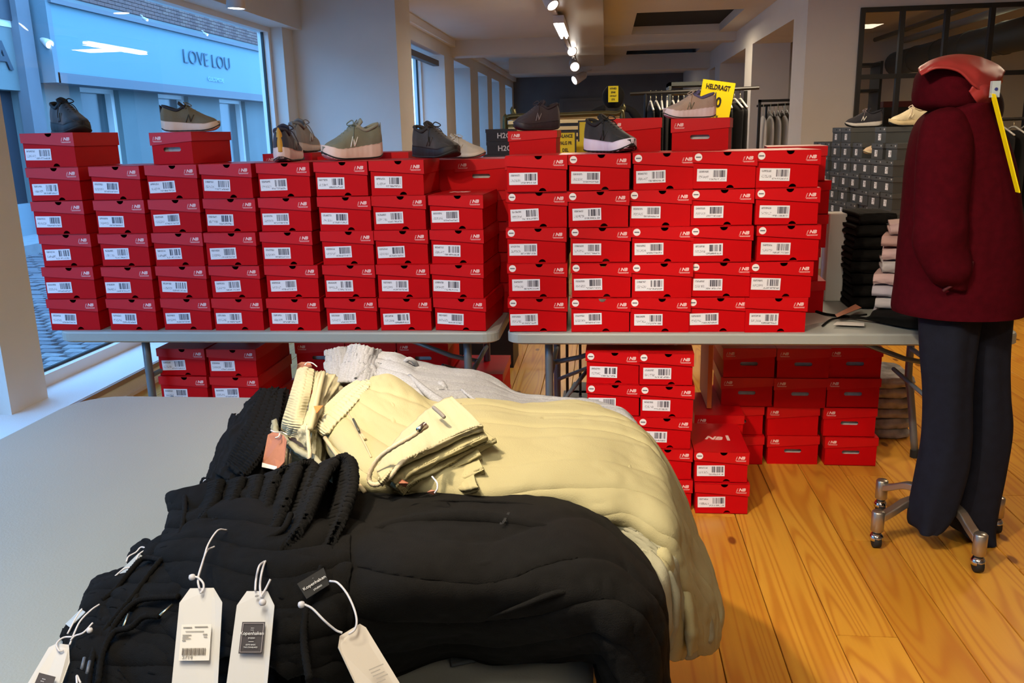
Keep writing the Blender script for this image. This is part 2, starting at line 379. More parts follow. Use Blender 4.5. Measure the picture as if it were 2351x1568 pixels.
# black glazed partition
gp = empty('glazed_partition', (4, 9.5, 0)); tag(gp, 'black steel framed glass partition closing off the side room', 'partition')
bars = [2.59, 2.98, 3.41, 3.84, 4.27, 4.70, 5.13]
for x in bars: box('mullion', x-.022, x+.022, 9.46, 9.52, 0, 2.66, blackm, gp)
for z in (.0, .95, 1.97, 2.62): box('transom', 2.57, 5.15, 9.465, 9.515, z, z+.045, blackm, gp)
for a, b in zip(bars[:-1], bars[1:]):
    for z0, z1 in ((.045, .95), (.995, 1.97), (2.015, 2.62)):
        q = MB().add([(a+.02, 9.49, z0), (b-.02, 9.49, z0), (b-.02, 9.49, z1), (a+.02, 9.49, z1)], [(0, 1, 2, 3)]); q.build('glass_pane', glass, gp, org=gp.location)
# shelving seen through it
sh = empty('storage_shelf', (3.0, 11.2, 0)); tag(sh, 'dark storage shelving unit behind the black glazed partition', 'shelf')
for x in (2.75, 3.25): box('side_panel', x, x+.03, 11, 11.4, 0, 2.25, blackm, sh)
for z in (.1, .6, 1.1, 1.5, 1.9, 2.2): box('shelf_board', 2.78, 3.25, 11, 11.4, z, z+.03, blackm, sh)
rc = box('display_cabinet', 3.42, 4.0, 11.3, 11.8, 0, 1.72, mat('dark_cabinet', (.012, .01, .01), .5)); tag(rc, 'dark cabinet with red top board behind the glazed partition', 'cabinet')
rt_ = box('top_board', -.31, .31, -.27, .27, 1.72, 1.79, mat('dark_red_board', (.14, .006, .008), .5), rc)
# ------------------------------------------------------------ lamps
lampw = mat('lamp_housing', (.68, .60, .56), .4); glow = mat('lamp_glow', (1, .93, .82), emit=14); tubeglow = mat('tube_glow', (1, .97, .92), emit=22)
tr = empty('light_track', (-.55, 12, 2.79)); tag(tr, 'thin white light track running down the ceiling soffit', 'track')
box('rail', -.57, -.53, 4, 20, 2.765, 2.795, lampw, tr)
def trackspot(loc, aim, label, sc=1.0, grp=None, top=None):
    o = empty('track_spotlight', loc); tag(o, label, 'spotlight', grp); Rq = Vector(aim).to_track_quat('-Z', 'Y')
    MB().lathe([(.03*sc, .12*sc), (.045*sc, .10*sc), (.055*sc, 0), (.06*sc, -.06*sc), (.05*sc, -.06*sc), (.045*sc, -.03*sc)], 20).build('housing', lampw, o, True)
    MB().lathe([(.049*sc, -.058*sc), (.049*sc, -.052*sc)], 20).build('lens', glow, o)
    MB().tube([(0, 0, .11*sc), (0, .03, .16*sc), (0, .02, .22*sc)], .012, 8).build('bracket', lampw, o, True)
    for c_ in o.children: c_.rotation_mode = 'QUATERNION'; c_.rotation_quaternion = Rq
    if top:
        hb = Rq @ Vector((0, 0, .10*sc)); MB().tube([tuple(hb), (hb[0]*.6, hb[1]*.6, top-loc[2])], .010, 8).build('stem', lampw, o, True)
    return o
for k, (px, py, aim) in enumerate(((1262, 2, (.4, -.4, -.6)), (1290, 22, (1, -.3, -.3)), (1310, 113, (.3, -.8, -.5)), (1318, 150, (.2, -1, -.4)), (1327, 180, (-.9, -.6, -.5)))):
    q = X(px, py, -.55); trackspot(q, aim, 'white track spotlight, %s from the camera along the soffit track' % ['first', 'second', 'third', 'fourth', 'fifth and farthest'][k], 1.15+.12*k, top=2.77)
q = Y(541, -4, 6.7); trackspot(q, (-.05, .0, -1), 'white can spotlight glowing at the head of the shop window', 1.25, top=2.93)
q = Z(1283, 62, 2.66)
tb = empty('tube_lamp', (-.52, 10.6, 2.66)); tag(tb, 'bright white twin tube lamp hanging under the soffit', 'lamp')
box('housing', -.58, -.46, 9.9, 11.3, 2.68, 2.76, lampw, tb)
for dx in (-.03, .03): MB().tube([(-.52+dx, 9.95, 2.665), (-.52+dx, 11.25, 2.665)], .014, 10).build('tube', tubeglow, tb, True, org=tb.location)
area((-.52, 10.6, 2.64), .1, 25, WARM, (0, 0, 0), 1.3)
tf = empty('tube_lamp', (-.35, .2, 2.95)); tag(tf, 'white ceiling tube lamp above the photographer', 'lamp'); box('housing', -.55, -.15, -.45, .85, 2.9, 2.998, lampw, tf)
tf = empty('tube_lamp', (.9, -1.2, 2.95)); tag(tf, 'white ceiling tube lamp behind the photographer', 'lamp'); box('housing', .62, 1.18, -1.85, -.55, 2.92, 2.998, lampw, tf)
area((1.2, 6.3, 2.9), .5, 60, WARM, (0, 0, 0), .5); area((-1.4, 12, 2.9), .5, 8, (.9, .92, 1), (0, 0, 0), .5); area((5.2, 11.5, 2.9), .6, 34, WARM, (0, 0, 0), .6); area((1.2, 13.0, 2.9), .5, 22, WARM, (0, 0, 0), .5)  # unseen fill lights without fixtures, added to brighten the middle of the shop
area((.3, 21, 2.9), .6, 18, WARM, (0, 0, 0), .6); area((3.6, 5.5, 2.9), .6, 45, WARM, (0, 0, 0), .6)  # more unseen fill lights without fixtures, the first for the dark back

# ------------------------------------------------------------ the street outside
cob = empty('street', (-6, 10, 0), kind='structure')
cobm = [mat('cobble_%d' % i, c, .6, nscale=30, namt=.3) for i, c in enumerate(((.16, .16, .18), (.12, .12, .14), (.20, .20, .21)))]
box('street_bed', -9.4, -3.6, -6, 30, -.25, -.03, mat('street_bed', (.10, .11, .13), .9), cob)
box('kerb', -9.05, -8.1, -6, 30, -.03, .14, mat('kerb_stone', (.28, .30, .32), .7, nscale=8, namt=.2), cob)
stones = []
yy = 5.2; r_ = 0
while yy < 15:
    xx = -8.05+(r_ % 2)*.1
    while xx < -3.7:
        stones.append((xx+random.uniform(-.01, .01), yy+random.uniform(-.01, .01))); xx += .2
    yy += .12; r_ += 1
stones.sort(key=lambda s_: (s_[0]+4.0)**2+(s_[1]-6.8)**2)
cme = []
for k in range(3):
    b = MB(); a, c, h = .093, .054, .03
    b.add([(-a, -c, -.03), (a, -c, -.03), (a, c, -.03), (-a, c, -.03), (-a*.86, -c*.8, h*.8), (a*.86, -c*.8, h), (a*.86, c*.8, h*.7), (-a*.86, c*.8, h)], [(0, 3, 2, 1), (4, 5, 6, 7), (0, 1, 5, 4), (1, 2, 6, 5), (2, 3, 7, 6), (3, 0, 4, 7)])
    me = b.mesh('cobblestone'); me.materials.append(cobm[k]); cme.append(me)
for i, (a, c) in enumerate(stones[:290]):
    obj('cobblestone', cme[i % 3], None, cob, (a+6, c-10, -.03))
b = MB()
for (a, c) in stones[290:]: b.box(a-.09, a+.09, c-.05, c+.05, -.06, random.uniform(-.012, .006))
o = b.build('cobble_paving', cobm[0], cob, org=(-6, 10, 0)); o['kind'] = 'stuff'
XF = -9.0
fc = empty('facade', (XF, 16, 0), kind='structure')
plas = mat('pale_plaster', (.17, .21, .21), .85, nscale=1.2, namt=.14, detail=6); stone = mat('grey_stone', (.16, .17, .19), .8, nscale=2, namt=.2)
dk = mat('dark_doorway', (.035, .045, .06), .5)
def F(name, y0, y1, z0, z1, m=plas, dx=0, d=.3): return box(name, XF-d+dx, XF+dx, y0, y1, z0, z1, m, fc)
def fY(px, py=300, x=XF): return X(px, py, x)[1]
def fZ(px, py, x=XF): return X(px, py, x)[2]
# plinth, wall strips between the shop windows, then the openings
edges = [fY(145, 300), fY(196, 300), fY(283, 300), fY(372, 300), fY(440, 300), fY(510, 300), fY(568, 300)]
F('plinth', -6, 30, 0, .62, m=mat('plinth_paint', (.24, .30, .34), .8))
F('wall_strip', edges[0]-.95, edges[1], .62, 3.9); F('wall_strip', edges[2], edges[3], .62, 2.75); F('wall_strip', edges[4], edges[5], .62, 2.75); F('wall_strip', edges[6], 30, .62, 2.75)
F('wall_strip', -6, 9.5, .62, 3.9)
F('wall_head', edges[1], 30, 2.5, 3.9)
shopg = mat('dim_shop_glass', (.045, .075, .085), .15, spec=.5)
for a, b_ in ((edges[1], edges[2]), (edges[3], edges[4]), (edges[5], edges[6])):
    F('shop_window', a, b_, .62, 2.5, m=shopg, dx=-.22, d=.05); F('window_frame', b_-.10, b_, .62, 2.5, m=trimm, dx=-.1, d=.12); F('window_frame', a, b_-.1, 2.4, 2.5, m=trimm, dx=-.1, d=.12); F('window_sill', a, b_, .60, .70, m=trimm, dx=.04, d=.2)
# left part: dark doorway, lettered fascia, pipe
ya, yb = 9.5, edges[0]-.95
F('doorway', ya, yb, 0, 2.33, m=dk, dx=-.15, d=.1); F('fascia', ya, yb-.02, 2.33, 3.5, m=plas, dx=.05); F('wall_strip', ya, yb, 3.5, 7, m=plas, dx=-.02)
yp = fY(66, 300); MB().box(XF, XF+.18, yp-.12, yp+.2, .1, 6).build('pilaster', stone, fc, org=fc.location)
qa = X(4, 130, XF+.06); text('A', fc, (XF+.06-XF, qa[1]-16, qa[2]), (R(90), 0, R(90)), .56, mat('letter_dark', (.03, .05, .07), .6), bold=.012, ext=.02, name='fascia_letter')
qw = X(8, 22, XF); F('upper_window', qw[1]-1.0, qw[1]+.22, fZ(8, 62), fZ(8, 62)+1.2, m=trimm, dx=.06, d=.1); F('window_pane', qw[1]-.95, qw[1]+.12, fZ(8, 62)+.1, fZ(8, 62)+1.1, m=dk, dx=.09, d=.02)
# upper brick wall: bricks are parts
brm = [mat('brick_%d' % i, c, .85, nscale=12, namt=.25) for i, c in enumerate(((.18, .095, .08), (.14, .07, .06), (.21, .12, .095)))]
F('brick_backing', edges[0], 30, 3.9, 9, m=mat('mortar', (.20, .18, .18), .9), dx=-.02)
bme = []
for k in range(3):
    me = MB().box(0, .03, -.112, .112, 0, .058).mesh('brick'); me.materials.append(brm[k]); bme.append(me)
bl_, rest = [], MB()
for r_ in range(75):
    for k in range(60):
        yy = 14.4+k*.235+(r_ % 2)*.1175; zz = 3.92+r_*.068
        if yy < 29.8: bl_.append((yy, zz))
sel = [q for q in bl_ if q[0] < 25 and 3.9 < q[1] < 5.6]
def key(q):
    return abs(q[0]-20)*.6+abs(q[1]-4.3)*3.0
sel.sort(key=key); keep = set(sel[:290])
for i, q in enumerate(bl_):
    if q in keep: obj('brick', bme[i % 3], None, fc, (-.02, q[0]-16, q[1]))
    else: rest.box(XF-.02, XF+.008, q[0]-.112, q[0]+.112, q[1], q[1]+.058)
o = rest.build('brickwork', brm[0], fc, org=fc.location); o['kind'] = 'stuff'
for px in (530,):
    q = X(px, 5, XF); F('upper_window', q[1]-1.2, q[1]+.6, q[2]-.03, q[2]+1.4, m=trimm, dx=.04, d=.1)
# sign band
s0, s1 = X(125, 100, XF+.35)[1], 27.0; zt, zb = fZ(350, 62, XF+.35), fZ(350, 190, XF+.35)
sg = empty('shop_sign', (XF+.2, 20, zb)); tag(sg, 'long pale blue shop sign band with dark serif lettering across the street', 'sign')
sgm = mat('sign_blue', (.125, .245, .285), .6); edg = mat('sign_edge', (.12, .13, .15), .6)
box('sign_panel', XF+.02, XF+.35, s0, s1, zb, zt, sgm, sg); box('top_edge', XF+.0, XF+.42, s0-.05, s1, zt, zt+.07, edg, sg); box('bottom_edge', XF, XF+.37, s0-.05, s1, zb-.16, zb, edg, sg); box('end_panel', XF, XF+.37, s0-.12, s0, zb-.16, zt+.07, mat('sign_side', (.13, .19, .22), .6), sg)
ql = X(477, 140, XF+.36); lm = mat('sign_letters', (.06, .12, .17), .6)
text('LOVE LOU', sg, (.17, ql[1]-20, ql[2]-zb), (R(90), 0, R(90)), .40, lm, sx=1.22, ext=.01, bold=-.006)
text('GULDSMEDIE', sg, (.17, ql[1]-20+.3, ql[2]-zb-.38), (R(90), 0, R(90)), .12, mat('faint_letters', (.30, .50, .60), .6), sx=1.1, ext=.004)
for px in (335, 470):
    q = X(px, 50, XF+.3); o = trackspot((q[0], q[1], zt+.12), (1, 0, -.6), 'small outdoor lamp on top of the pale blue sign, %s one' % ('left' if px < 400 else 'right'), .6)
q = X(108, 98, XF+.3); o = trackspot(q, (.9, -.4, -.5), 'lit lamp standing in for a spotlight reflection left of the blue sign', 1.2);  # added outside to imitate a track spotlight mirrored in the glass
# kerb side step and neighbouring roofs keep the sky above only

# ------------------------------------------------------------ shoe boxes
red = mat('red_card', (.56, .0015, .0045), .5, nscale=3, namt=.10, bump=.1, bscale=60, spec=.12)
redlid = mat('red_card_lid', (.60, .003, .007), .36, nscale=3, namt=.08, spec=.30)  # lid lighter than the body: reflected sky put into the colour
redin = mat('box_inside', (.30, .13, .05), .9); tissue = mat('tissue_paper', (.62, .60, .60), .9, nscale=30, namt=.3)
logow = mat('logo_white', (.86, .62, .62), .5); stk = mat('sticker_white', (.86, .82, .83), .5); ink = mat('ink_grey', (.15, .14, .17), .6)
def labelmat():
    m = bpy.data.materials.new('barcode_label'); m.use_nodes = True; nt = m.node_tree; b = nt.nodes['Principled BSDF']; L = nt.links.new
    tc = nd(nt, 'ShaderNodeTexCoord'); sp = nd(nt, 'ShaderNodeSeparateXYZ'); L(tc.outputs['Generated'], sp.inputs[0]); oi = nd(nt, 'ShaderNodeObjectInfo')
    def mth(op, a, b_=None):
        n = nd(nt, 'ShaderNodeMath', operation=op)
        for i, q in enumerate((a, b_)):
            if q is None: continue
            if isinstance(q, (int, float)): n.inputs[i].default_value = q
            else: L(q, n.inputs[i])
        return n.outputs[0]
    x, z = sp.outputs[0], sp.outputs[2]
    def rect(x0, x1, z0, z1): return mth('MULTIPLY', mth('MULTIPLY', mth('GREATER_THAN', x, x0), mth('LESS_THAN', x, x1)), mth('MULTIPLY', mth('GREATER_THAN', z, z0), mth('LESS_THAN', z, z1)))
    def bars(sc, thr, sz=0.0):
        c = nd(nt, 'ShaderNodeCombineXYZ'); L(mth('MULTIPLY', x, sc), c.inputs[0]); L(mth('MULTIPLY', z, sz), c.inputs[1]); L(mth('MULTIPLY', oi.outputs['Random'], 50), c.inputs[2])
        n = nd(nt, 'ShaderNodeTexNoise'); n.inputs['Scale'].default_value = 1; n.inputs['Detail'].default_value = 0; L(c.outputs[0], n.inputs['Vector']); return mth('GREATER_THAN', n.outputs['Fac'], thr)
    d = mth('MULTIPLY', rect(.54, .95, .34, .90), bars(60, .45))
    d = mth('MAXIMUM', d, mth('MULTIPLY', mth('MULTIPLY', rect(.06, .38, .70, .86), bars(60, .42, 20)), .75))
    d = mth('MAXIMUM', d, mth('MULTIPLY', mth('MULTIPLY', rect(.06, .40, .25, .46), bars(38, .52, 16)), .6))
    d = mth('MAXIMUM', d, mth('MULTIPLY', mth('MULTIPLY', rect(.42, .95, .10, .24), bars(46, .47, 10)), .7))
    mx = nd(nt, 'ShaderNodeMix', data_type='RGBA'); L(d, mx.inputs[0]); mx.inputs[6].default_value = (.80, .82, .90, 1); mx.inputs[7].default_value = (.09, .09, .12, 1)
    L(mx.outputs[2], b.inputs['Base Color']); b.inputs['Roughness'].default_value = .4; return m
labm = labelmat()
nbme = MB()
def logo_mesh():
    me = text_mesh('NB', .0255, .0010, .28, .0004, 1.12).copy(); bm = bmesh.new(); bm.from_mesh(me)
    def quad(x0, x1, y0, y1, sh=.28):
        v = [bm.verts.new((x+sh*y, y, .0004)) for x, y in ((x0, y0), (x1, y0), (x1, y1), (x0, y1))]; bm.faces.new(v)
    quad(-.031, -.0255, -.010, -.0075); quad(-.031, -.0250, -.0045, -.002); quad(-.031, -.0250, .001, .0035); quad(-.030, -.0245, .0065, .009)
    quad(-.036, .028, -.0165, -.0150, 0)
    for k in range(11): quad(-.030+k*.0052, -.0264+k*.0052, -.0215, -.0188, 0)
    bm.to_mesh(me); bm.free(); me.transform(Matrix.Scale(.66, 4)); me.materials.clear(); me.materials.append(logow); return me
nbm = logo_mesh()
BOXP = {}
def arc(cx, cz, r, a0, a1, n=9): return [(cx+r*math.cos(R(a0+(a1-a0)*i/(n-1))), cz+r*math.sin(R(a0+(a1-a0)*i/(n-1)))) for i in range(n)]
def boxproto(w_, d, h, slot=True):
    k = (w_, d, h, slot)
    if k in BOXP: return BOXP[k]
    t = .0025; W2 = w_/2-.0045; hb = h-.006
    b = MB()
    fr = [(-W2, 0)]+arc(.022, 0, .0145, 180, 0)+[(W2, 0), (W2, hb)]+arc(.008, hb, .0165, 0, -180, 9)+[(-W2, hb)]
    b.prism(fr, 0, t, 'y')
    hz = h*.47; a = .030; r_ = .0085
    if slot:
        up = arc(-a, hz, r_, 180, 90, 5)+arc(a, hz, r_, 90, 0, 5); dn = arc(-a, hz, r_, 180, 270, 5)+arc(a, hz, r_, -90, 0, 5)
        b.prism([(-W2, hz)]+up+[(W2, hz), (W2, hb), (-W2, hb)], d-t, d, 'y')
        b.prism([(-W2, 0), (W2, 0), (W2, hz)]+dn[::-1]+[(-W2, hz)], d-t, d, 'y')
    else: b.box(-W2, W2, d-t, d, 0, hb)
    b.box(-W2, -W2+t, t, d-t, 0, hb); b.box(W2-t, W2, t, d-t, 0, hb); b.box(-W2, W2, 0, d, 0, .002)
    body = b.mesh('body'); body.materials.append(red)
    L2 = w_/2; zl, zr = h*.72, h*.60; b = MB()
    fr = [(-L2, zl), (L2, zr), (L2, h-.001)]+arc(.008, h-.001, .0145, 0, -180, 9)+[(-L2, h-.001)]
    b.prism(fr, -.0060, -.0035, 'y'); b.prism([(-L2, zl), (L2, zr), (L2, h-.001), (-L2, h-.001)], d+.0025, d+.0045, 'y')
    b.box(-L2, -L2+.002, -.0035, d+.0025, zl, h-.001); b.box(L2-.002, L2, -.0035, d+.0025, zr, h-.001); b.box(-L2, L2, -.0060, d+.0045, h-.002, h)
    lid = b.mesh('lid'); lid.materials.append(redlid)
    tis = MB().box(-W2*.8, W2*.8, .03, d-.02, .004, h*.62).mesh('tissue'); tis.materials.append(tissue)
    lab = MB().box(-.054, .054, -.0009, 0, -.0225, .0225).mesh('label'); lab.materials.append(labm)
    st = MB().prism(arc(0, 0, .0135, 0, 345, 24), -.0006, 0, 'y').mesh('sticker'); st.materials.append(stk)
    bar = MB().box(-.009, .009, -.0010, -.0006, -.0022, .0022).mesh('sticker_print'); bar.materials.append(ink)
    BOXP[k] = (body, lid, tis, lab, st, bar); return BOXP[k]
def shoebox(x, y, z, rz, label, group, w_=.215, d=.33, h=.1335, rev=False, sticker=False, slot=True, lab=True):
    """x, y: centre of the end that faces the camera"""
    pr = boxproto(w_, d, h, slot)
    t = empty('shoe_box', (x, y, z), R(rz), label, 'shoe box', group)
    rot = Matrix.Rotation(math.pi, 4, 'Z') if rev else Matrix.Identity(4); off = Vector((0, d, 0)) if rev else Vector((0, 0, 0))
    def part(name, me, l=(0, 0, 0), r=None):
        o = obj(name, me, None, t); o.matrix_local = Matrix.Translation(off) @ rot @ Matrix.Translation(Vector(l)) @ (r or Matrix.Identity(4)); return o
    part('body', pr[0]); part('lid', pr[1])
    if rev and slot: part('tissue', pr[2])
    up = Matrix.Rotation(R(90), 4, 'X')
    if not rev:
        part('logo', nbm, (w_*.5-.030, -.0064, h*.81), up)
        if lab:
            j = random.uniform(-.006, .006)
            part('label', pr[3], (-w_/2+.068+j, -.0003, h*.37+random.uniform(-.003, .003)), Matrix.Rotation(R(random.uniform(-2, 2)), 4, 'Y'))
        if sticker:
            s_ = part('sticker', pr[4], (-w_/2+.021, -.0062, h*.86)); o = obj('sticker_print', pr[5], None, s_)
    else:
        part('logo', nbm, (w_*.5-.036, d+.0047, h*.82), Matrix.Rotation(math.pi, 4, 'Z') @ up)
    return t
ORD = ['bottom', 'second from the bottom', 'third from the bottom', 'fourth from the bottom', 'fifth from the bottom', 'topmost', 'seventh']
NTH = ['leftmost', 'second', 'third', 'fourth', 'fifth', 'sixth', 'seventh', 'eighth']
TZ = .74; YL = 3.265
# left table, front row: pixel centres of each box per level
cols = [
 [(105, 242), (97, 231), (88, 219), (75, 207), (63, 196), (50, 182)],
 [(246, 368), (239, 359), (231, 349), (221, 340), (207, 331)],
 [(371, 489), (361, 480), (352, 470), (344, 465), (335, 459)],
 [(490, 609), (482, 602), (474, 595), (469, 591), (462, 587)],
 [(614, 742), (606, 737), (600, 722), (597, 718), (593, 716)],
 [(749, 867), (743, 863), (739, 860), (733, 854), (723, 847)],
 [(872, 992), (867, 988), (862, 983), (856, 979), (851, 975)],
 [(997, 1118), (991, 1112), (990, 1110), (989, 1108)]]
HB = .1335
for c, col in enumerate(cols):
    lastx = None
    for r_, (a, b) in enumerate(col):
        z = TZ+r_*(HB+.0008); q = Y((a+b)/2, 745-77*r_, YL); jy = random.uniform(-.008, .008)
        n = len(col); lv = 'topmost' if r_ == n-1 else ORD[r_]
        wd = .215 if (b-a) < 128 else .222
        bx = shoebox(q[0], YL+jy, z, random.uniform(-1.2, 1.2) if c not in (0, 7) else (1.5 if c == 0 else -5+r_), 'red labelled shoebox, %s, %s stack from the left, left table' % (lv, 'first' if c == 0 else NTH[c]), 'red shoeboxes in the front row of the left table', w_=wd, h=HB)
        if c == 7 and r_ == n-1: text('NB', bx, (-.02, .17, HB+.0006), (0, 0, 0), .045, logow, bold=.002, shear=.25, name='top_logo', sx=1.3)
zt5 = TZ+5*(HB+.0008)
# reversed box lying on the front row and the back row of the left table
q = Y(375, 365, YL); shoebox(q[0]+.015, YL+.05, zt5, -5, 'red shoebox turned round with paper in its slot, under the olive sneaker', 'red shoeboxes lying on top of the left table rows', rev=True, h=.125, d=.30, w_=.185)
bk = [(660, 1.44, 5), (785, 1.425, 5), (880, 1.435, 5), (1024, 1.40, 5), (1106, 1.40, 5)]
for c, (px, top, n) in enumerate(bk):
    h = (top-TZ)/n-.0005
    for r_ in range(n):
        q = Y(px-(n-1-r_)*(-8), 360, 3.64)
        xx = Y(px, 345, 3.64)[0]+random.uniform(-.006, .006)
        if c == 3: xx -= .03
        shoebox(xx, 3.64 if c < 3 else 3.62, TZ+r_*(h+.0005), random.uniform(-1, 1), 'turned red shoebox, %s, %s back row stack, left table' % ('topmost' if r_ == n-1 else ORD[r_], ['first', 'second', 'third', 'fourth', 'fifth'][c]), 'red shoeboxes in the back row of the left table', w_=.222, d=.33, h=h, rev=True, slot=(c == 4 and r_ % 2 == 0))
# right table, front row
cols = [
 [(1165, 1305), (1163, 1305), (1159, 1304), (1163, 1304), (1162, 1303)],
 [(1310, 1446), (1312, 1448), (1313, 1443), (1310, 1437), (1310, 1441)],
 [(1450, 1578), (1453, 1584), (1454, 1585), (1450, 1580), (1457, 1592)],
 [(1582, 1713), (1589, 1720), (1588, 1720), (1589, 1723), (1596, 1727)],
 [(1715, 1843), (1725, 1855), (1741, 1875), (1737, 1873), (1737, 1875)]]
HR = .1352
for c, col in enumerate(cols):
    for r_, (a, b) in enumerate(col):
        z = TZ+r_*(HR+.0008); q = Y((a+b)/2, 745-80*r_, 3.25)
        shoebox(q[0], 3.25+random.uniform(-.01, .01), z, random.uniform(-1.5, 1.5)+(2 if c == 4 else 0), 'red labelled shoebox, %s, %s stack from the left, right table' % ('topmost' if r_ == len(col)-1 else ORD[r_], 'first' if c == 0 else NTH[c]), 'red shoeboxes in the front row of the right table', w_=.233, d=.33, h=HR, sticker=not (c == 4 and r_ == 0) and not (c == 0 and r_ == 4))
# right table, back row
for c, (px, n, top) in enumerate(((1222, 5, 1.405), (1466, 5, 1.41), (1600, 5, 1.405), (1842, 5, 1.425))):
    h = (top-TZ)/n-.0005
    for r_ in range(n):
        xx = Y(px, 350, 3.62)[0]+(.025*math.sin(r_*2.1+c) if c == 3 else 0)+(-.02 if c == 3 and r_ == 2 else 0)
        shoebox(xx, 3.62 if c < 3 else 3.61, TZ+r_*(h+.0005), (-8 if r_ == 4 else -3+2*r_) if c == 3 else 0, 'turned red shoebox, %s, %s back row stack, right table' % ('topmost' if r_ == n-1 else ORD[r_], ['first', 'second', 'third', 'fourth'][c]), 'red shoeboxes in the back row of the right table', w_=.233, h=h, rev=True, slot=c == 3)
g = 'red shoeboxes lying on top of the right table rows'
shoebox(Y(1222, 350, 3.6)[0], 3.62, 1.4055, 0, 'red shoebox turned round, lying under the dark plum sneaker', g, w_=.205, h=.105, rev=True, slot=False)
shoebox(Y(1458, 350, 3.6)[0], 3.62, 1.4105, -4, 'red shoebox turned round, behind the black sneaker with the white sole', g, w_=.215, h=.140, rev=True, slot=False)
shoebox(Y(1600, 350, 3.6)[0]+.008, 3.58, 1.4055, -10, 'red shoebox turned round with a hand slot, under the lilac sneaker', g, w_=.232, h=.138, rev=True)
# under the right table: two labelled stacks, a short stack, and the block of turned boxes behind
g = 'red shoeboxes stacked on the floor under the right table'
for c, (xc, n, yf) in enumerate(((.029, 5, 3.25), (.246, 5, 3.24), (.462, 2, 3.22))):
    for r_ in range(n):
        bx = shoebox(xc+random.uniform(-.006, .006)-(.008 if c == 1 and r_ > 1 else 0), yf+random.uniform(-.008, .008), r_*.1318, random.uniform(-1.5, 1.5), 'red labelled shoebox, %s, %s floor stack under the right table' % ('topmost' if r_ == n-1 else ORD[r_], ['first', 'second', 'short third'][c]), g, w_=.213, h=.131, sticker=not (c == 2 and r_ == 0) and not r_ == 0)
        if r_ == n-1: text('NB', bx, (-.015, .15, .1316), (0, 0, R(-8)), .05, logow, bold=.002, shear=.25, name='top_logo'); MB().box(.038, .050, .125, .185, .1310, .1315).build('top_stripe', logow, bx)
shoebox(.50, 3.62, 0, 0, 'red shoebox pushed behind the short floor stack, lower one', g, h=.14, rev=True); shoebox(.50, 3.62, .1405, 0, 'red shoebox pushed behind the short floor stack, upper one', g, h=.14, rev=True)
for c, x0 in enumerate((.62, .86, 1.10)):
    for r_ in range(4):
        shoebox(x0+(-.012 if r_ < 2 else .015)*(c < 2)+random.uniform(-.01, .01), 3.76+random.uniform(-.01, .01), r_*.1375, random.uniform(-1, 1), 'turned red shoebox, %s, %s column, floor block under right table' % ('topmost' if r_ == 3 else ORD[r_], ['left', 'middle', 'right'][c]), 'turned red shoeboxes in the floor block under the right table', w_=.232, h=.137, rev=True, slot=not (c == 1 and r_ == 1))
fp = box('cardboard_flap', .455, .475, 3.70, 4.0, .285, .60, mat('orange_card', (.62, .16, .03), .6)); tag(fp, 'upright orange cardboard flap beside the rear floor block of boxes', 'cardboard')
# under the left table
for c, (xc, n) in enumerate(((-1.845, 5), (-1.61, 5))):
    for r_ in range(n):
        shoebox(xc, 3.42+random.uniform(-.006, .006), r_*.1245, random.uniform(-.8, .8), 'red labelled shoebox, %s, %s floor stack under the left table' % ('topmost' if r_ == n-1 else ORD[r_], ['first', 'second'][c]), 'red shoeboxes stacked on the floor under the left table', w_=.222, d=.40, h=.124)
for c, xc in enumerate((-1.30, -1.06, -.82, -.575)):
    for r_ in range(4):
        if c == 3 and r_ == 3: continue
        shoebox(xc, 3.66, r_*.150, random.uniform(-1, 1), 'turned red shoebox, %s, %s column, block under the left table' % ('topmost' if r_ == (2 if c == 3 else 3) else ORD[r_], ['first', 'second', 'third', 'fourth'][c]), 'turned red shoeboxes in the dark block under the left table', w_=.235, h=.149, rev=True)
q = Z(335, 790, .13); o = shoebox(-3.08, 5.62, .131, 0, 'red shoebox lying alone on the show window platform', 'red shoeboxes on the window platform', rev=False, lab=False)

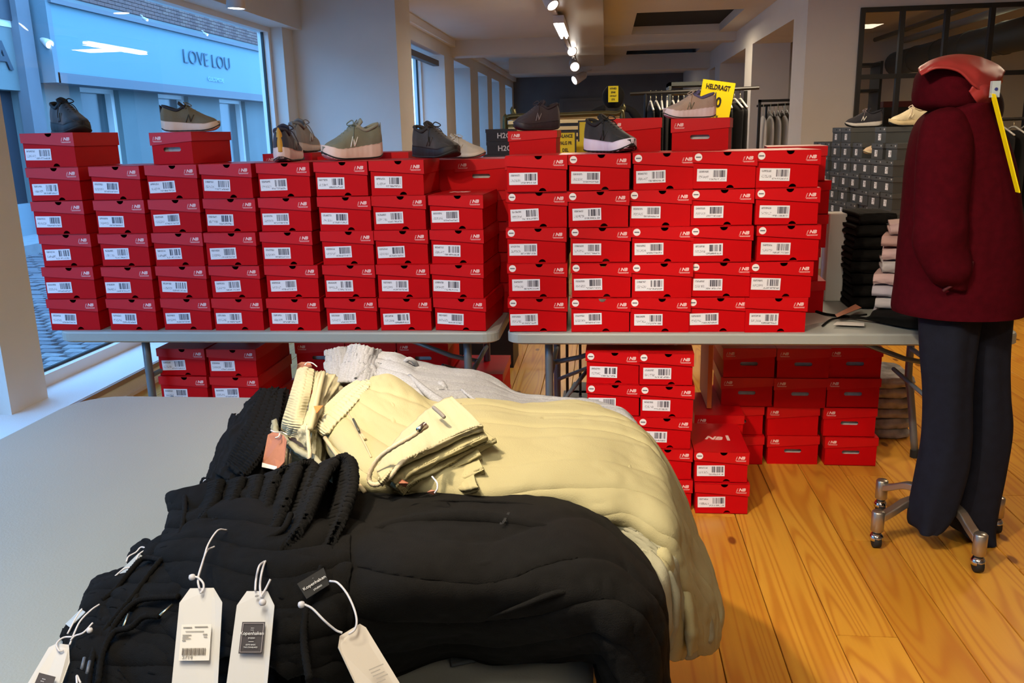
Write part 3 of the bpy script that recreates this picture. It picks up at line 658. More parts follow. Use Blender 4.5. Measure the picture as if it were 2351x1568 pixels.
# ------------------------------------------------------------ folding tables
plast = mat('grey_plastic', (.36, .39, .37), .42, bump=.25, bscale=260, nscale=2, namt=.05); steel = mat('grey_tube', (.16, .19, .22), .4, .4); rubber = mat('rubber', (.01, .01, .01), .8)
def table(x0, x1, y0, y1, label, legs, rad=.06, edge=.048):
    c = ((x0+x1)/2, (y0+y1)/2, 0); t = empty('folding_table', c, 0, label, 'table')
    poly = []
    for cx, cy, a0 in ((x1-rad, y1-rad, 0), (x0+rad, y1-rad, 90), (x0+rad, y0+rad, 180), (x1-rad, y0+rad, 270)):
        poly += [(cx+rad*math.cos(R(a0+15*i)), cy+rad*math.sin(R(a0+15*i))) for i in range(7)]
    def ring(s, z): return [(c[0]+(p[0]-c[0])*(1-s/(x1-x0)*2), c[1]+(p[1]-c[1])*(1-s/(y1-y0)*2), z) for p in poly]
    V = ring(.012, TZ-edge)+ring(0, TZ-edge+.008)+ring(0, TZ-.008)+ring(.003, TZ-.002)+ring(.010, TZ); n = len(poly)
    Fc = [tuple(range(n-1, -1, -1)), tuple(4*n+i for i in range(n))]+[(k*n+i, k*n+(i+1) % n, (k+1)*n+(i+1) % n, (k+1)*n+i) for k in range(4) for i in range(n)]
    o = MB().add(V, Fc).build('tabletop', plast, t, org=c)
    for (lx, dirx, splay) in legs:
        for yy in (y0+.10, y1-.10):
            p = [(lx, yy, TZ-edge), (lx, yy, .40), (lx-dirx*.03*splay, yy, .30), (lx-dirx*.10*splay, yy+(.02 if yy > c[1] else -.02)*0, .02)]
            g_ = MB().tube(smoothpath(p, 12), .0165, 12).build('leg', steel, t, True, org=c)
            e = p[-1]; MB().tube([(e[0], e[1], 0), (e[0], e[1], .035)], .021, 12).build('rubber_foot', rubber, g_, org=c)
        MB().tube([(lx, y0+.1, .52), (lx, y1-.1, .52)], .011, 8).build('cross_bar', steel, t, True, org=c)
        ex = lx+dirx*.50; MB().tube([(ex, (y0+y1)/2, TZ-edge), (lx+dirx*.12, (y0+y1)/2, .545), (lx, (y0+y1)/2, .52)], .011, 8).build('diagonal_brace', steel, t, True, org=c)
        MB().tube([(lx, y0+.1, .36), (lx+dirx*.16, (y0+y1)/2, .50), (lx, y1-.1, .36)], .009, 8).build('folding_link', steel, t, True, org=c)
    return t
table(-2.285, -.42, 3.235, 3.99, 'grey plastic folding table carrying the left wall of red shoeboxes', ((-1.95, 1, 0), (-.56, -1, 0)))
table(-.385, 1.53, 3.225, 3.98, 'grey plastic folding table carrying the right wall of red shoeboxes', ((-.225, 1, 0), (1.37, -1, .6)))
table(-1.605, -.012, .55, 2.37, 'broad grey plastic table in the foreground carrying the joggers', ((-1.40, 0, 0), (-.14, 0, 0)), rad=.13)

# ------------------------------------------------------------ sneakers
def shoe(x, y, z, rz, label, col, sole=(.8, .76, .72), lin=(.05, .05, .05), lace=None, logo=(.7, .7, .7), L=.285, out=(.02, .02, .02), toe=None, thick=1.0, logosc=1, hs=1.16, tab=None, cat='sneaker', collar=None):
    t = empty('sneaker', (x, y, z+.0005), R(rz), label, cat)
    nm = 'shoe_%d' % _cnt.setdefault('shoe', 0); _cnt['shoe'] += 1
    um = mat(nm+'_upper', col, .75, nscale=14, namt=.22, bump=.5, bscale=500, sheen=.2); sm = mat(nm+'_sole', sole, .55, nscale=25, namt=.08); lm_ = mat(nm+'_lining', lin, .9); om = mat(nm+'_outsole', out, .7); gm = mat(nm+'_logo', logo, .5); cm = mat(nm+'_lace', lace or col, .8)
    um2 = mat(nm+'_collar', collar or tuple(c*.8 for c in col), .8, bump=.4, bscale=400)
    s = L/.285
    # plan outline: half widths outer / inner along the length (toe at +x)
    T = np.linspace(0, 1, 15)
    wo = np.interp(T, [0, .06, .2, .4, .6, .75, .88, .96, 1], [.012, .028, .036, .036, .043, .050, .044, .028, .008])
    wi = np.interp(T, [0, .06, .2, .4, .6, .75, .88, .96, 1], [.012, .028, .034, .029, .036, .046, .042, .026, .008])
    zb = np.interp(T, [0, .1, .3, .75, .9, 1], [.012, .002, 0, 0, .006, .022]); zt = np.interp(T, [0, .1, .3, .55, .8, 1], [.040, .036, .033, .028, .026, .036])*thick
    xs = (-.5+T)*.285
    V = []; k = 10
    for i in range(15):
        ring = [(-wi[i]*.86, zb[i]), (-wi[i]*1.04, zb[i]+.006), (-wi[i]*1.10, (zb[i]+zt[i])/2), (-wi[i]*1.05, zt[i]-.002), (-wi[i]*.9, zt[i]), (wo[i]*.9, zt[i]), (wo[i]*1.05, zt[i]-.002), (wo[i]*1.10, (zb[i]+zt[i])/2), (wo[i]*1.04, zb[i]+.006), (wo[i]*.86, zb[i])]
        V.append([(xs[i]*s, a*s, b*s) for a, b in ring])
    rings('midsole', V, sm, t, 30, 44, disp=lambda u, v: .0005*np.sin(u*70)*(np.sin(v*2*np.pi*2) > 0))
    zo = [[(xs[i]*s, a*s, b*s) for a, b in ((-wi[i]*.9, zb[i]-.004), (-wi[i]*.98, zb[i]+.003), (wo[i]*.98, zb[i]+.003), (wo[i]*.9, zb[i]-.004))] for i in range(15)]
    o = rings('outsole', zo, om, t, 12, 30); o.location = (0, 0, .004)
    # upper
    hc = np.interp(T, [0, .05, .15, .28, .36, .46, .6, .75, .9, .97, 1], [.084, .108, .100, .086, .090, .106, .086, .066, .052, .042, .031])
    op_ = np.interp(T, [0, .02, .05, .32, .38, .42, 1], [0, 1, 1, 1, 1, 0, 0]); rows = []
    for i in range(15):
        wI, wO, h0, hh = wi[i], wo[i], zt[i]-.004, hc[i]
        e = [(-wI, h0), (-wI*1.0, h0+(hh-h0)*.35), (-wI*.86, h0+(hh-h0)*.70), (-wI*.60, hh-.004*(1-op_[i])), (-wI*.42 if op_[i] > .5 else -wI*.3, hh-.002 if op_[i] > .5 else hh+.001)]
        e += [(0, (h0+.016) if op_[i] > .5 else hh+.004)]
        e += [(wO*.42 if op_[i] > .5 else wO*.3, hh-.002 if op_[i] > .5 else hh+.001), (wO*.60, hh-.004*(1-op_[i])), (wO*.86, h0+(hh-h0)*.70), (wO*1.0, h0+(hh-h0)*.35), (wO, h0)]
        if op_[i] > .5: e[4] = (-wI*.44, h0+.03); e[6] = (wO*.44, h0+.03)
        rows.append([(xs[i]*s, a*s, b*s) for a, b in e])
    sheet('upper', rows, 46, 40, um, t, .0015, flip=False)
    # collar pad
    cp = [(-.132, 0, .110), (-.118, .020, .107), (-.09, .026, .098), (-.058, .024, .090), (-.034, .021, .098), (-.020, .013, .106), (-.034, 0, .108)]
    cp2 = cp+[(a, -b, c) for a, b, c in cp[1:-1]][::-1]
    pts = crgrid(np.array(cp2+[cp2[0]])[:, None, :], 36, 1)[:-1, 0]*s
    MB().tube([tuple(p) for p in pts], .0055*s, 8, closed=True).build('collar', um2, t, True)
    sheet('insole', [[(-.12*s, -.018*s, .048*s), (-.12*s, .018*s, .048*s)], [(-.07*s, -.024*s, .046*s), (-.07*s, .024*s, .046*s)], [(-.02*s, -.02*s, .045*s), (-.02*s, .02*s, .045*s)]], 6, 4, lm_, t, .002)
    sheet('tongue', [[(-.045*s, -.022*s, .120*s), (-.048*s, 0, .128*s), (-.045*s, .022*s, .120*s)], [(-.020*s, -.022*s, .102*s), (-.018*s, 0, .107*s), (-.020*s, .022*s, .102*s)], [(.02*s, -.018*s, .087*s), (.02*s, 0, .092*s), (.02*s, .018*s, .087*s)], [(.06*s, -.012*s, .066*s), (.06*s, 0, .070*s), (.06*s, .012*s, .066*s)]], 14, 8, um2, t, .006)
    la = MB()
    for q in range(5):
        xx = -.014+q*.017; hh = .104-q*.0085
        la.tube([(xx*s, -.024*s, (hh-.010)*s), ((xx+.004)*s, -.01*s, (hh+.003)*s), ((xx+.006)*s, .012*s, (hh+.003)*s), (xx*s, .024*s, (hh-.010)*s)], .0022*s, 6)
    for sg_ in (-1, 1):
        la.tube(smoothpath([(-.014*s, 0, .110*s), (-.02*s, sg_*.02*s, .122*s), (0, sg_*.032*s, .112*s), (.005*s, sg_*.015*s, .106*s), (-.01*s, 0, .108*s)], 12), .002*s, 6)
        la.tube(smoothpath([(-.014*s, 0, .108*s), (.0, sg_*.026*s, .10*s), (.012*s, sg_*.041*s, .072*s), (.02*s, sg_*.045*s, .055*s)], 10), .0018*s, 6)
    la.build('laces', cm, t, True)
    # side N, outlined, both sides
    for sg_ in (-1, 1):
        wq = .040
        zz = [(-.012, .040), (.004, .071), (.012, .042), (.030, .070)] if sg_ < 0 else [(.030, .040), (.014, .071), (.010, .042), (-.010, .070)]
        pp = []
        for i, (a, b) in enumerate(zz):
            wloc = np.interp((a/.285)+.5, T, wi if sg_ < 0 else wo); zz0 = .028; hh = np.interp((a/.285)+.5, T, hc); f = (b-zz0)/(hh-zz0)
            ww = np.interp(f, [0, .35, .7, 1], [1, 1.0, .86, .6])*wloc+.0028; pp.append((a*s*logosc, sg_*ww*s, b*s))
        MB().tube(smoothpath([pp[0], pp[1]], 3), .0022*s, 6).tube([pp[1], ((pp[1][0]+pp[2][0])/2, (pp[1][1]+pp[2][1])/2+sg_*.002, (pp[1][2]+pp[2][2])/2), pp[2]], .0028*s, 6).tube([pp[2], pp[3]], .0022*s, 6).build('side_logo', gm, t, True)
    # heel counter
    sheet('heel_counter', [[(-.1405*s, -.012*s, .034*s), (-.146*s, 0, .034*s), (-.1405*s, .012*s, .034*s)], [(-.1385*s, -.014*s, .06*s), (-.146*s, 0, .062*s), (-.1385*s, .014*s, .06*s)], [(-.137*s, -.010*s, .095*s), (-.146*s, 0, .114*s), (-.137*s, .010*s, .105*s)]], 10, 8, mat(nm+'_tab', tab, .6) if tab else um2, t, .003)
    t.scale = (1, 1, hs)
    return t
q = Y(152, 291, 3.38); shoe(q[0], 3.40, 1.5412, -38, 'black sneaker on the topmost box of the first stack', (.008, .010, .014), sole=(.008, .009, .012), logo=(.06, .09, .10), lace=(.006, .006, .008), thick=1.2)
q = Y(437, 297, 3.43); shoe(q[0], 3.44, zt5+.126, 8, 'olive sneaker with a cream sole on the turned box by the window', (.17, .13, .065), sole=(.78, .60, .46), lin=(.02, .02, .02), logo=(.04, .035, .02), L=.235, thick=1.25, collar=(.025, .025, .03))
q = Y(662, 360, 3.40); shoe(q[0]-.01, 3.42, zt5, 100, 'navy sneaker with an orange heel tab seen from behind', (.025, .028, .055), sole=(.80, .62, .60), logo=(.3, .3, .3), lace=(.05, .04, .05), thick=1.25, collar=(.035, .035, .06), tab=(.60, .30, .03))
q = Y(690, 340, 3.78); shoe(q[0]+.01, 3.80, 1.4405, 92, 'grey sneaker seen from behind, beyond the navy one', (.26, .27, .27), sole=(.6, .58, .56), logo=(.5, .5, .5))
q = Y(800, 372, 3.36); shoe(q[0]-.005, 3.44, zt5, -135, 'large sage green sneaker with white side lettering and pale sole', (.24, .26, .20), sole=(.86, .70, .64), out=(.012, .013, .014), logo=(.85, .85, .82), lace=(.16, .20, .16), thick=1.35, collar=(.30, .31, .26), L=.27, hs=1.35)
q = Y(998, 355, 3.46); shoe(q[0]-.005, 3.50, zt5, -44, 'brown black sneaker at the right end of the left table', (.035, .028, .022), sole=(.014, .012, .011), logo=(.05, .04, .035), thick=1.2)
q = Y(1055, 352, 3.78); shoe(q[0], 3.80, 1.4005, -14, 'cream knitted sneaker behind the brown black one', (.62, .58, .50), sole=(.70, .66, .58), logo=(.5, .48, .42), L=.24, hs=1.0)
q = Y(1229, 291, 3.66); shoe(q[0], 3.74, 1.5108, -146, 'dark plum sneaker on the turned box of the right table', (.045, .032, .042), sole=(.030, .022, .030), logo=(.25, .22, .24), thick=1.1, L=.22, hs=1.3)
q = Y(1392, 360, 3.36); shoe(q[0]+.01, 3.42, TZ+5*(HR+.0008), -52, 'black sneaker with a bright white sole on the second stack', (.016, .016, .016), sole=(.80, .74, .88), logo=(.02, .02, .02), lace=(.01, .01, .01), thick=1.3, out=(.01, .01, .01))
q = Y(1588, 279, 3.62); shoe(q[0], 3.72, 1.5438, -164, 'lilac and cream sneaker on the turned box with the hand slot', (.58, .44, .36), sole=(.90, .78, .82), logo=(.20, .20, .14), thick=1.35, L=.225, collar=(.13, .12, .26), lin=(.03, .03, .06))

# ------------------------------------------------------------ grey shoe boxes on the shelf at the right
gbm = mat('grey_card', (.045, .050, .052), .55, nscale=6, namt=.15); gbl = mat('grey_card_lid', (.055, .060, .062), .5); whl = mat('small_label', (.78, .76, .68), .6)
GW, GD, GH = .195, .33, .1215
bodyg = MB().box(-GW/2+.003, GW/2-.003, 0, GD, 0, GH*.96).mesh('body'); bodyg.materials.append(gbm)
b = MB(); b.prism([(-GW/2, GH*.68), (GW/2, GH*.68), (GW/2, GH), (-GW/2, GH)], -.004, -.001, 'y').box(-GW/2, GW/2, -.004, GD+.003, GH-.0025, GH).box(-GW/2, -GW/2+.002, -.001, GD+.003, GH*.68, GH).box(GW/2-.002, GW/2, -.001, GD+.003, GH*.68, GH); lidg = b.mesh('lid'); lidg.materials.append(gbl)
labg = MB().box(-.022, .022, -.0015, .0, -.024, .024).mesh('label'); labg.materials.append(labm)
logg = MB().box(-.008, .008, -.0052, -.004, -.006, .006).mesh('logo_print'); logg.materials.append(mat('grey_print', (.4, .4, .42), .5))
notch = MB().box(-.010, .010, -.0052, -.004, -.005, .005).mesh('finger_notch'); notch.materials.append(blackpanel)
ang = -90+7.5; dirv = np.array([math.cos(R(ang+180)), math.sin(R(ang+180))])   # along the row away from the camera
dirv = np.array([-math.cos(R(ang)), -math.sin(R(ang))])
ZS = .760; base = np.array([2.125, 6.80])
gcols = [(0, 5), (1, 6), (2, 4), (3, 5), (4, 6), (5, 6), (6.3, 5.0), (7.3, 5)]
for c, (k, n) in enumerate(gcols):
    n = int(n)
    for r_ in range(n):
        p = base+dirv*(GW+.006)*k; jit = random.uniform(-.012, .012)
        t = empty('grey_shoe_box', (p[0]+jit, p[1], ZS+r_*(GH+.0006)), R(ang+random.uniform(-1, 1)), 'dark grey shoebox, %s, %s stack from the near shelf corner' % ('topmost' if r_ == n-1 else ORD[r_], NUM[c]), 'shoe box', 'dark grey shoeboxes stacked on the shelf')
        obj('body', bodyg, None, t); obj('lid', lidg, None, t); obj('label', labg, None, t, (-.012+random.uniform(-.01, .01), 0, GH*.36)); obj('logo_print', logg, None, t, (GW*.36, 0, GH*.84)); obj('finger_notch', notch, None, t, (0, 0, GH*.86))
st = empty('shelf_table', (2.3, 7.5, 0)); tag(st, 'cream shelf table with black legs carrying the dark grey shoeboxes', 'table')
cream = mat('cream_laminate', (.60, .56, .40), .5)
a0 = base-dirv*.16+np.array([-.03, 0]); a1 = base+dirv*1.75+np.array([-.03, 0]); pn = np.array([dirv[1], -dirv[0]])*.9
poly = [tuple(a0), tuple(a0+pn), tuple(a1+pn), tuple(a1)]
MB().prism(poly, ZS-.04, ZS-.002, 'z').build('shelf_top', cream, st, org=st.location)
for p in (a0+dirv*.08+pn*.06, a0+dirv*.08+pn*.9, a1-dirv*.55+pn*.06, a1-dirv*.1+pn*.9): MB().box(p[0]-.018, p[0]+.018, p[1]-.018, p[1]+.018, 0, ZS-.04).build('leg', blackm, st, org=st.location)
MB().box(2.25, 2.9, 7.2, 7.22, .1, .55).build('back_panel', blackm, st, org=st.location)
def onrow(k, n, dx=.13): p = base+dirv*(GW+.006)*k+pn/.9*dx; return (p[0], p[1], ZS+n*(GH+.0006))
p = onrow(4.3, 6); shoe(p[0]+.02, p[1], p[2], -178, 'navy suede trainer with white side lettering on the grey boxes', (.010, .011, .022), sole=(.55, .53, .50), logo=(.85, .85, .80), lace=(.25, .2, .22), L=.30)
p = onrow(.75, 6, .18); shoe(p[0]+.02, p[1], p[2], -176, 'cream chunky trainer nearest the mannequin on the grey boxes', (.62, .55, .36), sole=(.62, .52, .30), logo=(.66, .6, .42), lace=(.72, .6, .5), L=.31, thick=1.25)
p = onrow(2.1, 4, .12); shoe(p[0]-.02, p[1], p[2]+.03, -172, 'small beige trainer set in the gap between grey box stacks', (.60, .45, .30), sole=(.62, .54, .34), logo=(.6, .5, .4), L=.24)

# ------------------------------------------------------------ folded clothes and odds on the right table
def folded(x, y, z, w_, d, h, m, label, grp, rz=0, name='folded_trousers', cat='trousers', org=None):
    t = empty(name, (x, y, z), R(rz), label, cat, grp); k = random.random()*50
    prof = []
    for i in range(9):
        a = -math.pi/2+math.pi*i/8; prof.append((-d*.42-math.cos(a)*h*.5, h*.5+math.sin(a)*h*.44))
    prof = [(d*.5, h*.06)]+[(0, h*.05)]+prof+[(0, h*.97)]+[(d*.5, h*.92)]
    rows = []
    for i in range(5):
        xx = -w_/2+w_*i/4; s_ = 1-.06*abs(i-2)/2+random.uniform(-.03, .03); rows.append([(xx, a*s_, max(.004, b*(1 if 0 < i < 4 else .92))) for a, b in prof])
    sheet('cloth_fold', rows, 30, 34, m, t, min(.012, h*.3), disp=lambda u, v: .004*vnoise(u*6+k, v*9)+.0015*vnoise(u*20, v*30+k))
    for j in range(2):
        rows = [[(a[0]*.94, a[1]*.9+.012, a[2]*(.62-.3*j)+h*(.16+.04*j)) for a in r] for r in rows]
        sheet('inner_fold', rows, 20, 24, m, t, min(.008, h*.2), disp=lambda u, v: .003*vnoise(u*5+k+j*9, v*9))
    return t
blk = mat('black_cotton', (.0062, .0058, .0054), .92, nscale=60, namt=.35, bump=.6, bscale=700, spec=.15)
pinkg = [mat('pale_pink_cotton', (.50, .36, .36), .9, bump=.4, bscale=500), mat('pale_grey_cotton', (.44, .42, .44), .9, bump=.4, bscale=500), mat('dusty_pink_cotton', (.42, .27, .25), .9, bump=.4, bscale=500), mat('lilac_grey_cotton', (.40, .38, .45), .9, bump=.4, bscale=500)]
zz = .742
for i in range(8):
    folded(1.115+random.uniform(-.010, .010), 3.80, zz, .15, .26, .050, blk, 'black folded trousers, %s in the dark pile on the right table' % ('topmost' if i == 7 else ORD[i] if i < 5 else ['sixth from the bottom', 'seventh from the bottom'][i-5]), 'black folded trousers in a pile', random.uniform(-4, 4)); zz += .051
zz = .742
for i in range(8):
    hh = .048; folded(1.175+.010*math.sin(i*2)+(.02 if i > 4 else 0), 3.50, zz, .18, .22, hh, pinkg[[3, 1, 3, 0, 1, 0, 2, 0][i]], 'pale %s folded joggers, %s in the pile beside the mannequin' % (['grey', 'grey', 'grey', 'pink', 'grey', 'pink', 'pink', 'pink'][i], 'topmost' if i == 7 else ORD[i] if i < 5 else ['sixth from the bottom', 'seventh from the bottom'][i-5]), 'pale folded joggers in a pile', -18+random.uniform(-5, 5)); zz += hh+.001
fb = box('foam_block', .975, 1.05, 3.86, 3.96, TZ, 1.13, mat('white_foam', (.70, .70, .66), .8), bev=.006); tag(fb, 'white foam board standing behind the dark pile of trousers', 'board')
# black trousers with straps lying at the table edge
bt = empty('black_trousers', (1.25, 3.34, TZ)); tag(bt, 'black trousers crumpled on the right table next to the mannequin', 'trousers')
sheet('cloth', [[Z(1985, 735, TZ+.01), Z(2000, 720, TZ+.04), Z(2020, 700, TZ+.04)], [Z(2045, 745, TZ+.01), Z(2050, 722, TZ+.055), Z(2065, 700, TZ+.05)], [Z(2110, 756, TZ+.012), Z(2115, 728, TZ+.06), Z(2120, 705, TZ+.06)], [Z(2180, 756, TZ+.01), Z(2180, 730, TZ+.05), Z(2180, 705, TZ+.05)]], 30, 20, blk, bt, .008, disp=lambda u, v: .008*vnoise(u*8, v*5), flip=False, org=bt.location)
MB().tube(smoothpath([Z(1864, 712, TZ+.006), Z(1900, 722, TZ+.008), Z(1960, 728, TZ+.015), Z(2020, 735, TZ+.02)], 14), .006, 6).build('strap', blk, bt, True, org=bt.location)
MB().tube(smoothpath([Z(1888, 748, TZ+.005), Z(1905, 735, TZ+.006), Z(1925, 730, TZ+.012), Z(1990, 722, TZ+.02)], 14), .004, 6).build('strap', blk, bt, True, org=bt.location)
def card(name, pts, m, parent=None, label=None, cat=None, th=.0012, grp=None):
    pts = [np.array(p, float) for p in pts]; n = np.cross(pts[1]-pts[0], pts[2]-pts[0]); n /= np.linalg.norm(n)
    if n[2] < 0 and abs(n[2]) > .1: n = -n
    c = sum(pts)/len(pts)
    b = MB(); k = len(pts); b.add([tuple(p-c) for p in pts]+[tuple(p-c-n*th) for p in pts], [tuple(range(k)), tuple(range(2*k-1, k-1, -1))]+[(i, (i+1) % k, (i+1) % k+k, i+k) for i in range(k)])
    o = b.build(name, m, parent, loc=c if parent is None else c-np.array(parent.location)); tag(o, label, cat, grp); return o
brown = mat('brown_tag_card', (.36, .14, .08), .7, nscale=200, namt=.08); whitec = mat('white_tag_card', (.62, .61, .59), .6)
card('price_tag', [Z(1917, 722, TZ+.03), Z(1922, 728, TZ+.03), Z(1978, 706, TZ+.04), Z(1964, 698, TZ+.04)], brown, None, 'brown card tag lying on the straps on the right table', 'tag')
card('price_tag', [Z(1913, 745, TZ+.012), Z(1922, 738, TZ+.012), Z(1984, 741, TZ+.012), Z(1984, 748, TZ+.012)], whitec, None, 'white card tag lying at the edge of the right table', 'tag')
card('paper_sheet', [Z(1845, 748, TZ+.001), Z(1849, 707, TZ+.001), Z(1888, 707, TZ+.001), Z(1915, 735, TZ+.001)], mat('cream_paper', (.55, .50, .46), .8), None, 'pale paper sheet lying beside the last red stack on the table', 'paper', th=.0005)
# plastic wrapped clothes under the table
pw = mat('plastic_wrap', (.40, .39, .38), .18, nscale=18, namt=.6, spec=.8)
for i in range(6):
    t = empty('wrapped_clothes', (1.37, 4.28, .0+i*.052), R(random.uniform(-6, 6)), 'clothes pack in clear crinkled plastic, %s under the right table' % ('topmost' if i == 5 else ORD[i]), 'clothes pack', 'plastic wrapped clothes under the table')
    kk = i*7.; rings('pack', [ell(0, 0, .002, .115, .15, sq=.5), ell(0, 0, .006, .13, .17, sq=.5), ell(0, 0, .03, .135, .175, sq=.5), ell(0, 0, .05, .12, .16, sq=.5)], pw, t, 48, 12, disp=lambda u, v: .012*vnoise(u*5+kk, v*24))

# ------------------------------------------------------------ behind the rows: cart, signs, racks, small mannequin
chrome = mat('warm_chrome', (.80, .68, .40), .25, .9); brassd = mat('olive_steel', (.13, .12, .05), .4, .6)
yel = mat('yellow_card', (.86, .68, .0), .5); tblk = mat('sign_black', (.012, .010, .005), .6)
YC = 5.6
ct = empty('steel_cart', (-.3, YC+.3, 0)); tag(ct, 'tall slatted steel cart shining behind the red boxes', 'cart')
xa, xb, zt_ = X(1160, 300, 1)[0]*0+Y(1160, 300, YC)[0], Y(1430, 300, YC)[0], Y(1290, 264, YC)[2]
MB().tube(smoothpath([(xa, YC, .1), (xa, YC, .9), (xa, YC, zt_-.06), (xa+.015, YC, zt_-.015), (xa+.06, YC, zt_), ((xa+xb)/2, YC, zt_), (xb-.06, YC, zt_), (xb, YC, zt_-.06), (xb, YC, .9), (xb, YC, .1)], 60), .016, 10).build('front_frame', brassd, ct, True, org=ct.location)
MB().tube(smoothpath([(xa, YC+.6, .1), (xa, YC+.6, zt_-.06), (xa+.05, YC+.6, zt_), (xb-.05, YC+.6, zt_), (xb, YC+.6, zt_-.06), (xb, YC+.6, .1)], 40), .016, 10).build('rear_frame', brassd, ct, True, org=ct.location)
for i in range(12): MB().box(xa+.02, xb-.02, YC-.004, YC+.004, zt_-.05-i*.042, zt_-.028-i*.042).build('slat', chrome, ct, org=ct.location)
for i in range(9): MB().box(xa+.02, xb-.02, YC+.03+i*.06, YC+.07+i*.06, zt_-.022, zt_-.014).build('top_slat', chrome, ct, org=ct.location)
MB().box(xa, xa+.05, YC+.02, YC+.58, .3, zt_-.05).build('side_panel', brassd, ct, org=ct.location)
for z in (.12, .33): MB().tube([(xa, YC, z), (xb, YC, z), (xb, YC+.6, z), (xa, YC+.6, z)], .007, 6, closed=True).build('wire_shelf', chrome, ct, org=ct.location)
for i in range(7): MB().tube([(xa+(xb-xa)*i/6, YC, .12), (xa+(xb-xa)*i/6, YC, .33)], .004, 6).build('wire_upright', chrome, ct, org=ct.location)
for x_ in (xa, xb):
    for y_ in (YC, YC+.6): MB().tube([(x_-.012, y_, .045), (x_+.012, y_, .045)], .044, 14).build('castor', rubber, ct, org=ct.location)
def sign(px, py, pw_, ph, yy, lines, label, tilt=0, frame=True, rz=0):
    """yellow sign board centred on a pixel at depth yy; lines: (text, dy fraction, size, sx)"""
    q = Y(px, py, yy); s_ = yy/FPX*1.0; W_, H_ = pw_*s_, ph*s_
    t = empty('price_sign', (q[0], yy, q[2]-H_/2), R(rz), label, 'sign'); t.rotation_euler = (0, R(tilt), R(rz))
    MB().box(-W_/2, W_/2, 0, .004, 0, H_).build('card', yel, t)
    if frame:
        for a in ((-W_/2-.008, -W_/2, -.008, H_+.008), (W_/2, W_/2+.008, -.008, H_+.008)): MB().box(a[0], a[1], -.003, .008, a[2], a[3]).build('frame_bar', blackm, t)
        for a in ((-.008, 0), (H_, H_+.008)): MB().box(-W_/2, W_/2, -.003, .008, a[0], a[1]).build('frame_bar', blackm, t)
    for (tx, fy, sz, sx) in lines: text(tx, t, (0, -.0015, H_*fy), (R(90), 0, 0), sz*H_, tblk, bold=sz*H_*.03, sx=sx)
    return t, W_, H_
def post(t, z0, x=0, y=.01, r_=.008):
    MB().tube([(x, y, 0), (x, y, z0)], r_, 8).build('post', blackm, t)
t, W_, H_ = sign(1298, 330, 42, 48, 4.5, (('BALANCE', .84, .22, .70), ('VALG PR', .52, .22, .70), ('DEL', .20, .22, .75)), 'yellow framed sign with three black text lines behind the boxes'); post(t, -t.location[2]+.0)
MB().box(-.12, .12, -.1, .12, -t.location[2], -t.location[2]+.01).build('base_plate', blackm, t)
t, W_, H_ = sign(1356, 304, 50, 46, 4.9, (('VINTER', .80, .20, .8), ('STØVLER', .45, .20, .7), ('-', .16, .3, 1)), 'yellow framed sign higher up, between the slatted cart and sneaker', rz=-6); post(t, -t.location[2]); MB().box(-.12, .12, -.1, .12, -t.location[2], -t.location[2]+.01).build('base_plate', blackm, t)
t, W_, H_ = sign(1330, 345, 36, 38, 4.75, (), 'small blank yellow card low between the two framed signs', frame=False); post(t, -t.location[2]); MB().box(-.1, .1, -.08, .1, -t.location[2], -t.location[2]+.01).build('base_plate', blackm, t)
t, W_, H_ = sign(948, 358, 52, 14, 4.35, (('SO', .5, .75, .9),), 'yellow sign strip low beside the brown black sneaker'); post(t, -t.location[2]); MB().box(-.1, .1, -.08, .1, -t.location[2], -t.location[2]+.01).build('base_plate', blackm, t)
# dark boxes with white lettering
pl = box('black_plinth', -1.0, -.60, 5.38, 5.72, 0, .84, blackm); tag(pl, 'black plinth under the tower of black boxes', 'plinth')
for i in range(9):
    yy = 5.4; xx = Y(1143, 320, yy)[0]+(-.02 if i < 7 else 0)+.01; hh = .076
    t = empty('dark_box', (xx+random.uniform(-.005, .005), yy, .841+i*(hh+.001)), 0, 'black box with white lettering, %s of the tower left of the cart' % ('topmost' if i == 8 else (ORD+['seventh from the bottom', 'eighth from the bottom'])[i] if i < 5 else ['sixth from the bottom', 'seventh from the bottom', 'eighth from the bottom'][i-5]), 'box', 'black boxes in a tower')
    MB().box(-.085, .085, 0, .3, 0, hh-.001).build('body', mat('black_box', (.008, .009, .012), .5), t); MB().box(-.088, .088, -.003, .303, hh*.72, hh).build('lid', mat('black_box_lid', (.012, .013, .016), .5), t)
    text('H2O', t, (.030, -.004, hh*.45), (R(90), 0, 0), .045, whl, bold=.001)
# small dark mannequin far back
YM = 8.2; q = Y(1408, 262, YM); t = empty('display_bust', (q[0], YM, 0)); tag(t, 'black hooded figure display with a yellow sign, far behind the cart', 'mannequin')
jm = mat('black_jersey', (.006, .006, .007), .9); zt2 = Y(1405, 196, YM)[2]; zh = 1.46
rings('torso', [ell(0, 0, .95, .17, .12), ell(0, 0, 1.15, .16, .11), ell(0, 0, zh, .16, .11), ell(0, 0, zh+.10, .15, .09), ell(0, 0, zh+.16, .10, .08), ell(0, 0, zh+.19, .05, .05)], jm, t, 28, 24)
rings('head', [ell(0, 0, zt2-.20, .05, .05), ell(0, 0, zt2-.15, .09, .10), ell(0, 0, zt2-.07, .10, .11), ell(0, 0, zt2-.01, .06, .07), ell(0, 0, zt2, .02, .02)], jm, t, 20, 20)
for s_ in (-1, 1): MB().tube(smoothpath([(s_*.12, 0, zh+.08), (s_*.24, -.02, zh+.10), (s_*.17, -.06, zh+.22), (s_*.08, -.08, zh+.26)], 12), [.045]*4+[.038]*4+[.03]*4, 10).build('sleeve', jm, t, True)
